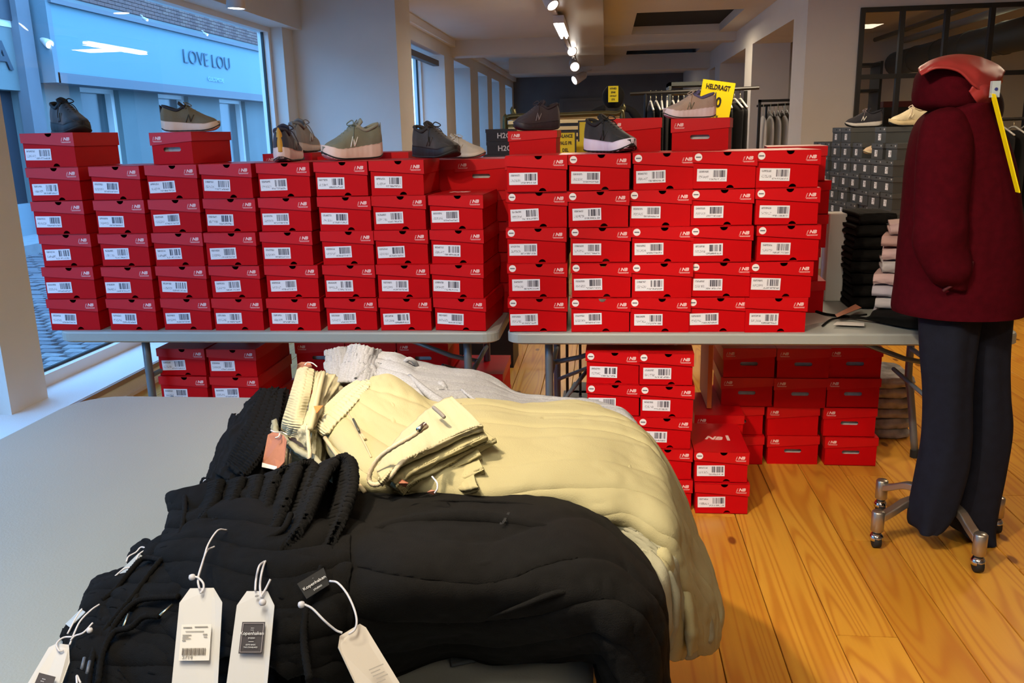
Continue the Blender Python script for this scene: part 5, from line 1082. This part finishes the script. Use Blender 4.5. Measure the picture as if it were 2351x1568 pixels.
# standing gathered waistbands, fanned like cards
def loop(t, top, h, k, n=26):
    rows = []
    for (px, py, z) in top: rows.append([(px+5, py+3, z-.006), (px, py, z), (px-15, py+3, z-.012), (px-30, py+9, z-.036), (px-40, py+16, z-h)])
    band(t, 'waistband', rows, blk, n*1.25, .0034, 3, 190, 34, th=.006, k=k)
loop(J0, [(742, 1100, .985), (762, 1062, 1.0), (785, 1047, 1.01), (806, 1058, 1.01), (812, 1092, 1.005), (806, 1135, 1.0), (788, 1185, .99), (765, 1235, .98), (742, 1290, .965)], .085, 1, 32)
loop(J0, [(775, 1058, 1.0), (752, 1085, 1.0), (728, 1135, 1.0), (706, 1185, .995), (676, 1235, .985), (642, 1275, .97)], .08, 2, 26)
loop(JJ[1], [(676, 1100, .975), (688, 1066, .99), (706, 1060, .99), (722, 1074, .985), (712, 1120, .985), (695, 1170, .98), (655, 1230, .97), (612, 1270, .955)], .07, 3, 28)
loop(JJ[1], [(690, 1066, .985), (672, 1110, .985), (655, 1160, .98), (632, 1210, .97), (585, 1262, .955)], .06, 4, 26)
loop(JJ[2], [(632, 1120, .965), (640, 1085, .975), (656, 1074, .975), (668, 1090, .97), (660, 1135, .97), (668, 1165, .965), (640, 1210, .955), (560, 1245, .94)], .055, 5, 28)
loop(JJ[2], [(640, 1085, .97), (622, 1130, .968), (610, 1180, .96), (600, 1225, .95), (575, 1280, .94)], .05, 6, 26)
loop(JJ[3], [(598, 1092, .955), (585, 1140, .955), (570, 1190, .95), (525, 1235, .94), (450, 1275, .92)], .045, 7, 28)
loop(JJ[3], [(555, 1098, .945), (540, 1140, .945), (520, 1180, .94), (470, 1215, .93), (440, 1240, .92)], .04, 8, 24)
loop(JJ[4], [(505, 1106, .93), (495, 1150, .932), (470, 1190, .93), (440, 1225, .92), (380, 1270, .90)], .04, 9, 26)
# rear black pair
for lb, rows, bd in (('black joggers behind the fan, gathered waist next to the cream pair', [[(597, 888, .80), (600, 896, .865), (630, 888, .885), (665, 895, .86)], [(548, 952, .80), (556, 960, .87), (600, 975, .90), (650, 985, .88)], [(512, 1020, .79), (520, 1030, .865), (570, 1050, .89), (640, 1075, .87)], [(490, 1080, .78), (500, 1090, .85), (550, 1110, .87), (620, 1130, .85)]],
     [[(602, 892, .885), (652, 895, .885)], [(575, 950, .905), (640, 965, .905)], [(545, 1010, .90), (600, 1040, .91)], [(520, 1060, .885), (560, 1090, .895)]]),
    ('plain black joggers left of the rear gathered waist', [[(536, 950, .76), (543, 955, .825), (580, 950, .84), (640, 960, .84)], [(500, 1030, .76), (510, 1035, .83), (550, 1040, .85), (620, 1050, .85)], [(472, 1095, .755), (480, 1098, .82), (530, 1110, .84), (600, 1125, .84)], [(466, 1110, .75), (474, 1118, .80), (520, 1128, .82), (600, 1140, .82)]], None)):
    t = empty('black_joggers', tuple(Q(rows[1][1][:2]+(TZ,)))); tag(t, lb, 'joggers', 'black joggers in the pile'); layer(t, rows, 80 if bd else 90, blk, 90, 60, .012, .006, 2)
    if bd: band(t, 'waistband', bd, blk, 26, .0075, 4, 190, 60, th=.008, k=3)
# brand label sewn on the topmost waist
lab_ = card('woven_label', [Q((682, 1340, .985)), Q((743, 1303, .990)), Q((756, 1342, .975)), Q((704, 1375, .970))], mat('label_black', (.014, .015, .017), .6), J0)
def ontext(s_, a, b, c, sz, m, par, dz=.0016, name='lettering', bold=0, sx=1):
    """lettering on a card: a = centre point, b = direction point (reading direction), c = point towards the top of the letters"""
    a, b, c = (np.array(Q(p), float) for p in (a, b, c)); ex = b-a; ex /= np.linalg.norm(ex); ey = c-a; ey -= ex*(ey@ex); ey /= np.linalg.norm(ey); ez = np.cross(ex, ey)
    me = text_mesh(s_, sz, bold, 0, .0002, sx)
    if me.materials and me.materials[0] != m: me = me.copy(); me.materials.clear()
    o = obj(name, me, m, par); L_ = Matrix(((ex[0], ey[0], ez[0], 0), (ex[1], ey[1], ez[1], 0), (ex[2], ey[2], ez[2], 0), (0, 0, 0, 1))); p = a+ez*dz
    o.matrix_local = Matrix.Translation(Vector(p)-par.location) @ L_; return o
lt = mat('label_text', (.75, .75, .75), .6)
ontext('Kopenhaken', (722, 1340, .980), (750, 1323, .983), (712, 1322, .985), .0062, lt, J0); ontext('STUDIO', (730, 1351, .977), (752, 1337, .98), (720, 1333, .982), .0032, lt, J0); ontext('::', (713, 1327, .984), (740, 1310, .987), (705, 1312, .988), .010, lt, J0, bold=.0003)
# black cords and metal tips
gold = mat('metal_tip', (.70, .62, .42), .3, 1)
for k, (j, pts, tip) in enumerate((
 (1, ((425, 1140, .90), (422, 1190, .915), (408, 1238, .91), (375, 1275, .895), (340, 1330, .88), (312, 1375, .875), (303, 1400, .872)), ((295, 1410, .876), (283, 1440, .868))),
 (1, ((418, 1282, .915), (380, 1278, .905), (345, 1315, .89), (300, 1375, .875), (250, 1435, .85), (222, 1480, .84), (208, 1530, .835), (200, 1600, .83)), None),
 (2, ((372, 1285, .90), (330, 1282, .88), (300, 1310, .875), (268, 1350, .86), (235, 1378, .85)), None),
 (2, ((410, 1370, .905), (360, 1372, .895), (320, 1378, .885), (290, 1400, .875), (260, 1440, .862), (240, 1490, .85)), None),
 (3, ((366, 1414, .89), (330, 1416, .885), (300, 1440, .872), (262, 1452, .862), (236, 1500, .85), (225, 1570, .84)), ((367, 1413, .895), (396, 1388, .90))),
 (0, ((740, 1300, .98), (715, 1360, .96), (700, 1420, .95), (698, 1480, .94), (710, 1560, .93)), None),
 (0, ((575, 1268, .965), (610, 1240, .975), (650, 1215, .985), (668, 1180, .99)), None),
 (1, ((640, 1275, .975), (655, 1245, .98), (690, 1220, .985)), None))):
    cord(JJ[j], pts, .0042, blk, n=70)
    if tip: MB().tube([Q(tip[0]), Q(tip[1])], .0018, 6).build('metal_tip', gold, JJ[j], True, org=JJ[j].location)
for a, b in (((188, 1535, .86), (194, 1510, .865)), ((200, 1545, .86), (206, 1518, .865))): MB().tube([Q(a), Q(b)], .0022, 6).build('cord_tip', mat('dark_tip', (.10, .12, .16), .3), JJ[3], True, org=JJ[3].location)
# --- swing tags with white strings
strm = mat('white_string', (.68, .67, .70), .6)
def swing(label, outline, m, strings, hole=None, knot=None):
    up_ = .034 if 'dark printed square' in label else .020
    lift = lambda p: (p[0], p[1], p[2]+(up_ if p[1] > 1290 else 0))
    outline = [lift(p) for p in outline]; strings = [[lift(p) for p in s_] for s_ in strings]; hole = lift(hole) if hole else None; knot = lift(knot) if knot else None
    pts = [Q(p) for p in outline]; c = sum(pts)/len(pts); t = empty('swing_tag', tuple(c)); tag(t, label, 'tag'); card('tag_card', outline and pts, m, t)
    for s_ in strings: cord(t, s_, .0013, strm, 'string', False, 40)
    if knot: MB().lathe([(.0005, -.004), (.0035, -.0025), (.0042, 0), (.0035, .0025), (.0005, .004)], 10, tuple(np.array(Q(knot))-np.array(t.location))).build('knot', strm, t, True)
    if hole: MB().lathe([(.0022, 0), (.0022, .0004)], 14, tuple(np.array(Q(hole))-np.array(t.location)+np.array([0, 0, .0008]))).build('hole', mat('hole_dark', (.25, .24, .23), .8), t)
    return t
ls = mat('label_ink', (.30, .28, .24), .7)
def pt(px, py, za, ya, zb, yb): return (px, py, za+(zb-za)*(py-ya)/(yb-ya))
def tagcard(o4, cut=.22):
    (tl, tr2, br, bl2) = [np.array(p, float) for p in o4]; a = tl*(1-cut)+tr2*cut; b = tr2*(1-cut)+tl*cut; cl_ = tl+(bl2-tl)*.09; cr_ = tr2+(br-tr2)*.09; return [tuple(p) for p in (a, b, cr_, br, bl2, cl_)]
# the tag with the price sticker
o4 = [(415, 1351, .955), (512, 1349, .955), (492, 1720, .835), (380, 1720, .835)]
t = swing('white swing tag with barcode sticker, hanging left of the dark printed one', tagcard(o4), whitec, [((520, 1217, .965), (500, 1218, .975), (478, 1250, .975), (466, 1290, .968), (455, 1330, .962), (458, 1352, .957)), ((492, 1255, .965), (475, 1265, .97), (462, 1300, .968), (454, 1328, .962)), ((436, 1327, .965), (452, 1325, .966), (466, 1338, .962), (467, 1352, .957), (460, 1362, .954))], (463, 1362, .9535), (441, 1325, .966))
def onq(u, v, o4=o4, dz=.0014):
    tl, tr2, br, bl2 = [np.array(p, float) for p in o4]; p = (tl*(1-u)+tr2*u)*(1-v)+(bl2*(1-u)+br*u)*v; return (p[0], p[1], p[2]+dz+(.034 if o4[0][0] == 548 else .020))
def printed(t, u0, u1, v0, v1, m, name='print', dz=.0014, o4=o4): return card(name, [Q(onq(u, v, o4, dz)) for u, v in ((u0, v0), (u1, v0), (u1, v1), (u0, v1))], m, t, th=.0002)
printed(t, .10, .78, .225, .45, mat('price_sticker', (.72, .69, .63), .5), 'price_sticker')
lay = [(.14, .34, .240, .246), (.40, .70, .237, .243), (.20, .62, .266, .270), (.14, .34, .288, .293), (.14, .28, .300, .305), (.14, .33, .310, .314), (.14, .22, .320, .326), (.60, .70, .284, .290), (.62, .70, .30, .305)]
for q_ in lay: printed(t, *q_, ls, 'print', .0021)
for i in range(18): printed(t, .16+i*.030, .16+i*.030+(.016 if i % 3 else .022), .372, .415, mat('barcode_ink', (.16, .13, .10), .7), 'barcode_bar', .0021)
ontext('5714', (onq(.3, .43)), (onq(.6, .43)), (onq(.3, .40)), .006, ls, t)
# the tag with the dark square
o4b = [(548, 1357, .952), (633, 1357, .952), (600, 1720, .832), (500, 1720, .832)]
t = swing('white swing tag with a dark printed square and white lettering', tagcard(o4b), whitec, [((632, 1285, .972), (612, 1286, .975), (602, 1310, .968), (597, 1345, .958), (600, 1372, .950)), ((608, 1288, .973), (595, 1300, .972), (588, 1330, .962), (586, 1356, .954)), ((621, 1330, .965), (610, 1352, .956), (600, 1368, .951))], (590, 1370, .9505), (603, 1383, .949))
dkp = mat('dark_print', (.022, .015, .020), .5)
printed(t, .20, .80, .195, .395, dkp, 'dark_square', o4=o4b); 
for a, b, c, d in ((.225, .775, .203, .206), (.225, .775, .384, .387), (.225, .24, .203, .387), (.76, .775, .203, .387)): printed(t, a, b, c, d, mat('fine_border', (.35, .30, .30), .6), 'border', .0021, o4b)
for s_, vv, sz in ((':::', .24, .010), ('Kopenhaken', .27, .0088), ('STUDIO', .30, .0035), ('—', .32, .009), ('ESTD BASIC', .342, .0035), ('THE STANDARD', .358, .0035)):
    ontext(s_, onq(.5, vv, o4b), onq(.9, vv, o4b), onq(.5, vv-.05, o4b), sz*.62, lt, t)
# the tag to the right, tilted
o4c = [(778, 1460, .93), (826, 1432, .93), (1010, 1720, .835), (905, 1760, .835)]
t = swing('cream swing tag tilted to the right on a long white string loop', [(776, 1486, .925), (780, 1460, .93), (826, 1432, .932), (840, 1440, .928), (1010, 1720, .835), (905, 1760, .835)], mat('cream_tag_card', (.66, .60, .52), .6), [((757, 1334, .965), (775, 1338, .968), (796, 1362, .962), (812, 1395, .952), (819, 1425, .943), (814, 1446, .936), (800, 1456, .933)), ((700, 1388, .965), (718, 1398, .962), (745, 1425, .952), (770, 1446, .94), (786, 1453, .936))], None, (692, 1388, .965))
for i, (u0, u1, v0) in enumerate(((.30, .8, .26), (.3, .62, .285), (.3, .7, .31), (.35, .75, .335), (.3, .6, .36))): card('print', [Q((780+66*u+180*v, 1470-28*u+290*v, .95-.09*v+.003)) for u, v in ((u0, v0), (u1, v0), (u1, v0+.008), (u0, v0+.008))], mat('faint_ink', (.42, .38, .33), .7), t, th=.0003)
# the tag at the lower left
o4d = [(108, 1480, .815), (163, 1480, .815), (120, 1650, .775), (10, 1650, .775)]
t = swing('white swing tag at the lower left corner lying over the table', [(112, 1486, .812), (130, 1477, .815), (158, 1480, .815), (160, 1520, .80), (110, 1660, .765), (10, 1660, .765)], whitec, [((228, 1388, .83), (210, 1400, .832), (185, 1425, .828), (170, 1455, .822), (160, 1480, .817)), ((165, 1462, .822), (145, 1464, .82), (130, 1478, .818), (136, 1494, .813), (146, 1493, .812)), ((213, 1430, .835), (192, 1452, .83), (172, 1460, .824), (162, 1470, .82))], None, (206, 1447, .838))
card('dark_square', [Q(p) for p in ((90, 1544, .822), (128, 1554, .818), (104, 1620, .802), (62, 1610, .806))], dkp, t, th=.0003)
ontext(':::', (101, 1562, .820), (120, 1567, .820), (106, 1550, .823), .009, lt, t)
# loose white strings along the left flank and a clear plastic strip
t = empty('white_strings', tuple(Q((280, 1340, TZ)))); tag(t, 'loose white tag strings with a clear plastic strip along the left flank', 'string')
for s_ in (((369, 1252, .87), (345, 1262, .868), (325, 1256, .865), (312, 1268, .86), (295, 1278, .858), (290, 1290, .855)), ((369, 1261, .868), (340, 1262, .866), (322, 1270, .864), (312, 1285, .86)), ((308, 1302, .86), (285, 1306, .858), (262, 1325, .85), (235, 1350, .84), (212, 1370, .832), (180, 1410, .82), (155, 1455, .81)), ((306, 1350, .865), (285, 1354, .862), (266, 1364, .855)), ((185, 1568, .83), (176, 1552, .832), (180, 1600, .83))): cord(t, s_, .0013, strm, 'string', False, 30)
card('plastic_strip', [Q(p) for p in ((318, 1270, .862), (330, 1278, .862), (222, 1380, .832), (160, 1440, .812), (150, 1432, .812))], mat('clear_plastic', (.42, .44, .42), .25, spec=.8), t)
# brown tags
t = swing('brown card tag with white foot hanging beside the cream waistband', [(615, 998, .935), (630, 990, .94), (652, 1000, .94), (658, 1010, .935), (653, 1060, .90), (636, 1078, .89), (601, 1070, .89)], brown, [((648, 992, .945), (632, 992, .95), (622, 988, .95)), ((660, 998, .94), (645, 992, .945), (640, 1002, .943), (632, 1005, .942))], None, None)
card('white_foot', [Q(p) for p in ((602, 1062, .899), (636, 1071, .897), (634, 1079, .893), (601, 1072, .893))], whitec, t, th=.0006)
t = swing('brown card tag standing on top of the cream waistband', [(681, 848, .975), (683, 836, .99), (692, 831, .995), (712, 832, .995), (716, 840, .99), (714, 850, .975)], brown, [((700, 838, .998), (706, 832, 1.0), (718, 834, .998), (728, 842, .99))], None, None)
t = swing('brown card tag peeking out between black and beige below the shorts', [(980, 1130, .985), (990, 1124, .988), (1000, 1126, .988), (996, 1136, .98)], brown, [((992, 1094, 1.0), (1003, 1108, .998), (1004, 1122, .992), (998, 1132, .985))], None, None)
t = swing('small white string loop at the edge of the rear black pair', [(470, 1100, .80), (478, 1098, .80), (480, 1122, .78), (472, 1124, .78)], whitec, [((466, 1120, .79), (468, 1104, .81), (478, 1100, .815))], None, None)
# greyish cloth corner lying under the black legs
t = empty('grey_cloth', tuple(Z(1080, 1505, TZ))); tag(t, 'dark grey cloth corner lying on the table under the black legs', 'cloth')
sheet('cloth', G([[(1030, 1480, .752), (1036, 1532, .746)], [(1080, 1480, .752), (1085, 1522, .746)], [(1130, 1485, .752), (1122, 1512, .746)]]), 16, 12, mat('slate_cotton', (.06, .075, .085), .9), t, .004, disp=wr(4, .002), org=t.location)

# ------------------------------------------------------------ mannequin on wheels
MX, MY = 1.222, 3.047
mq = empty('rolling_stand', (MX, MY, 0)); tag(mq, 'silver rolling mannequin stand with four curved legs on castors', 'stand')
alu = mat('brushed_silver', (.46, .42, .36), .32, .9); chr_ = mat('chrome', (.75, .74, .72), .08, 1)
for a in (-78, -161, 122.5, 15):
    ca, sa = math.cos(R(a)), math.sin(R(a)); lg = MB(); C = []
    for rr, z in ((.02, .145), (.08, .165), (.14, .160), (.19, .135), (.235, .115)):
        w2, h2 = .017, .014; C.append([(MX+rr*ca-w2*sa*s1, MY+rr*sa+w2*ca*s1, z+h2*s2) for s1, s2 in ((-1, -1), (1, -1), (1, 1), (-1, 1))])
    C = np.array(C); A = crw(5, 16); Pq = np.einsum('ia,abk->ibk', A, C); F_ = [(i*4+j, i*4+(j+1) % 4, (i+1)*4+(j+1) % 4, (i+1)*4+j) for i in range(15) for j in range(4)]+[(0, 1, 2, 3), (63, 62, 61, 60)]
    g_ = lg.add(Pq.reshape(-1, 3), F_).build('leg', alu, mq, False, org=mq.location)
    md = g_.modifiers.new('bevel', 'BEVEL'); md.width = .004; md.segments = 2; md.limit_method = 'ANGLE'
    ex, ey = .2486*ca, .2486*sa
    MB().lathe([(.018, .062), (.0225, .066), (.0225, .138), (.018, .143)], 20, (ex, ey, 0)).build('leg_end', alu, g_, True)
    MB().lathe([(.010, .045), (.016, .058), (.014, .063)], 16, (ex, ey, 0)).tube([(ex-.012, ey, .028), (ex+.012, ey, .028)], .0275, 18).build('castor_wheel', rubber, g_, True); MB().lathe([(.024, .030), (.026, .042), (.018, .054), (.006, .058)], 16, (ex, ey, 0)).build('castor_hood', chr_, g_, True)
MB().tube([(MX, MY, .15), (MX, MY, 1.5)], .016, 12).build('pole', chr_, mq, True, org=mq.location)
MB().lathe([(.03, .135), (.038, .14), (.038, .18), (.03, .185)], 20).build('hub', alu, mq, True)
OY = 3.00
tr_ = empty('wide_trousers', (1.24, OY, .05)); tag(tr_, 'dark navy wide leg trousers on the rolling mannequin', 'trousers')
navy = mat('navy_cloth', (.008, .011, .024), .85, nscale=30, namt=.3, bump=.5, bscale=400, spec=.2)
def sil(zs_px, yy, dep, off=0, k=14, sq=.9, dy=0):
    out = []
    for (y, x0, x1) in zs_px:
        a, b = Y(x0, y, yy), Y(x1, y, yy); out.append(ell((a[0]+b[0])/2, yy+off+dy, (a[2]+b[2])/2, (b[0]-a[0])/2, dep, k=k, sq=sq))
    return out
fold = lambda u, v: .006*np.sin(v*2*np.pi*5+u*3)+.010*vnoise(u*3, v*10)
rings('left_leg', sil([(690, 2105, 2250), (800, 2112, 2232), (900, 2122, 2222), (1000, 2120, 2222), (1080, 2106, 2215), (1160, 2092, 2190), (1195, 2090, 2165), (1208, 2094, 2145)], OY-.03, .085), navy, tr_, 48, 60, disp=fold, cap=(True, False), org=tr_.location)
rings('right_leg', sil([(690, 2180, 2318), (800, 2190, 2308), (900, 2205, 2308), (980, 2200, 2314), (1080, 2178, 2302), (1160, 2160, 2288), (1205, 2180, 2280), (1232, 2225, 2275)], OY+.06, .09), navy, tr_, 48, 60, disp=fold, cap=(True, False), org=tr_.location)
rings('seat_part', sil([(600, 2115, 2320), (660, 2110, 2320), (700, 2110, 2318), (722, 2118, 2312)], OY+.015, .11), navy, tr_, 40, 20, org=tr_.location)
jk = empty('hooded_jacket', (1.2, OY, .87)); tag(jk, 'burgundy hooded fleece jacket on the mannequin with its hood up', 'jacket')
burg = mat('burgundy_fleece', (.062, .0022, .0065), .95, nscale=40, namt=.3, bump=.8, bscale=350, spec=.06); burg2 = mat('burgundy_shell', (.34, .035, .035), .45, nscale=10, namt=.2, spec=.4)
jd = lambda u, v: .006*np.sin(v*2*np.pi*3+u*2)*(1-u)+.010*vnoise(u*4, v*8)
rings('torso', sil([(716, 2056, 2350), (700, 2054, 2352), (640, 2062, 2350), (560, 2068, 2346), (470, 2076, 2336), (380, 2084, 2322), (310, 2098, 2296), (275, 2116, 2276), (252, 2145, 2258), (240, 2175, 2245)], OY, .155, k=16), burg, jk, 56, 60, disp=jd, cap=(False, True), org=jk.location)
# near sleeve hanging on the camera side, hand end tucked into the pocket
sl = []
for (y, x0, x1, yy, d) in ((246, 2165, 2190, OY-.09, .02), (258, 2135, 2212, OY-.11, .045), (285, 2114, 2228, OY-.115, .06), (330, 2106, 2234, OY-.130, .065), (400, 2102, 2230, OY-.140, .066), (480, 2100, 2222, OY-.140, .066), (545, 2098, 2222, OY-.145, .066), (600, 2108, 2228, OY-.148, .062), (640, 2140, 2226, OY-.148, .052), (664, 2170, 2215, OY-.145, .03)):
    a, b = Y(x0, y, yy), Y(x1, y, yy); sl.append(ell((a[0]+b[0])/2, yy, (a[2]+b[2])/2, (b[0]-a[0])/2, d, k=14))
rings('sleeve', sl, burg, jk, 44, 60, disp=lambda u, v: .005*vnoise(u*7, v*6)+.004*np.sin(u*30+v*6)*(u > .6), org=jk.location)
sl = [[(p[0]+.085, 2*OY-p[1]-.03, p[2]) for p in r][::-1] for r in sl]; rings('sleeve', sl, burg, jk, 30, 30, org=jk.location)
a = Y(2190, 640, OY-.17); MB().tube(smoothpath([Y(2165, 668, OY-.165), Y(2195, 650, OY-.175), Y(2225, 630, OY-.17), Y(2232, 600, OY-.165)], 16), .005, 8).build('pocket_edge', mat('pocket_trim', (.06, .003, .008), .8), jk, True, org=jk.location)
# hood: fleece back and glossy shell front, opening towards the right
hd = []
for t_, (y, x0, x1, d) in enumerate(((254, 2140, 2235, .09), (243, 2110, 2244, .115), (222, 2102, 2250, .125), (195, 2104, 2238, .125), (170, 2110, 2232, .12), (152, 2126, 2222, .10), (143, 2150, 2205, .05))):
    a, b = Y(x0, y, OY), Y(x1, y, OY); hd.append(ell((a[0]+b[0])/2, OY, (a[2]+b[2])/2, (b[0]-a[0])/2, d, k=16, sq=.85))
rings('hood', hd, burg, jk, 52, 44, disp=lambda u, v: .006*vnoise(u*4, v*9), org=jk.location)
def hp(px, py, dy): return Y(px, py, OY+dy*1.06)
rows = [[hp(2113, 170, -.125), hp(2108, 160, -.09), hp(2112, 152, 0), hp(2114, 165, .12)],
        [hp(2150, 153, -.148), hp(2150, 140, -.10), hp(2150, 133, 0), hp(2150, 152, .13)],
        [hp(2200, 163, -.152), hp(2202, 138, -.115), hp(2202, 124, 0), hp(2200, 160, .13)],
        [hp(2240, 198, -.152), hp(2248, 158, -.125), hp(2248, 130, 0), hp(2245, 185, .13)],
        [hp(2268, 216, -.125), hp(2284, 176, -.10), hp(2286, 146, 0), hp(2285, 195, .11)],
        [hp(2284, 197, -.095), hp(2302, 176, -.06), hp(2309, 163, 0), hp(2300, 185, .085)]]
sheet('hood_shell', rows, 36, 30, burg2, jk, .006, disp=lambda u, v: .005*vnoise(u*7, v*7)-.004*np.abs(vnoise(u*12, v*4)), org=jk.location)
rows = [[hp(2225, 210, -.142), hp(2236, 196, -.146), hp(2250, 190, -.138)], [hp(2240, 232, -.135), hp(2262, 215, -.14), hp(2280, 200, -.11)], [hp(2255, 252, -.10), hp(2272, 240, -.11), hp(2286, 214, -.09)]]
sheet('hood_fold', rows, 14, 12, burg2, jk, .005, disp=lambda u, v: .006*vnoise(u*6, v*3), org=jk.location)
rings('hood_lining', [ell(*hp(2255, 292, 0), .035, .07, k=12), ell(*hp(2252, 262, 0), .055, .10, k=12), ell(*hp(2250, 232, 0), .055, .11, k=12), ell(*hp(2250, 205, 0), .04, .09, k=12)], mat('hood_lining', (.012, .002, .003), .95), jk, 30, 14, org=jk.location)  # near-black solid standing in for the shaded hollow of the hood
MB().tube(smoothpath([hp(2236, 262, -.12), hp(2252, 270, -.13), hp(2262, 285, -.13), hp(2268, 310, -.12)], 12), .004, 6).build('drawcord', mat('pink_cord', (.55, .16, .14), .6), jk, True, org=jk.location)
MB().tube([hp(2238, 256, -.125), hp(2254, 264, -.132)], .006, 8).build('cord_stop', mat('pale_pink_plastic', (.72, .36, .34), .3), jk, True, org=jk.location)
# dark neck inside the hood and the yellow ticket hanging in front, seen edge on
tg = card('price_ticket', [Y(2276, 214, OY-.155), Y(2286, 216, OY-.175), Y(2343, 442, OY-.205), Y(2334, 440, OY-.185)], yel, None, 'tall yellow ticket hanging nearly edge-on from the mannequin hood', 'sign', th=.004)
cl = empty('plastic_clip', tuple(Y(2284, 208, OY-.155))); tag(cl, 'small clear plastic clip holding the yellow ticket to the hood', 'clip'); MB().box(-.012, .012, -.008, .008, -.02, .028).build('clip_body', mat('clear_blue_plastic', (.45, .55, .62), .15, spec=.8), cl); MB().tube([(0, -.010, .004), (0, .010, .004)], .005, 10).build('rivet', mat('navy_dot', (.03, .04, .20), .4), cl)
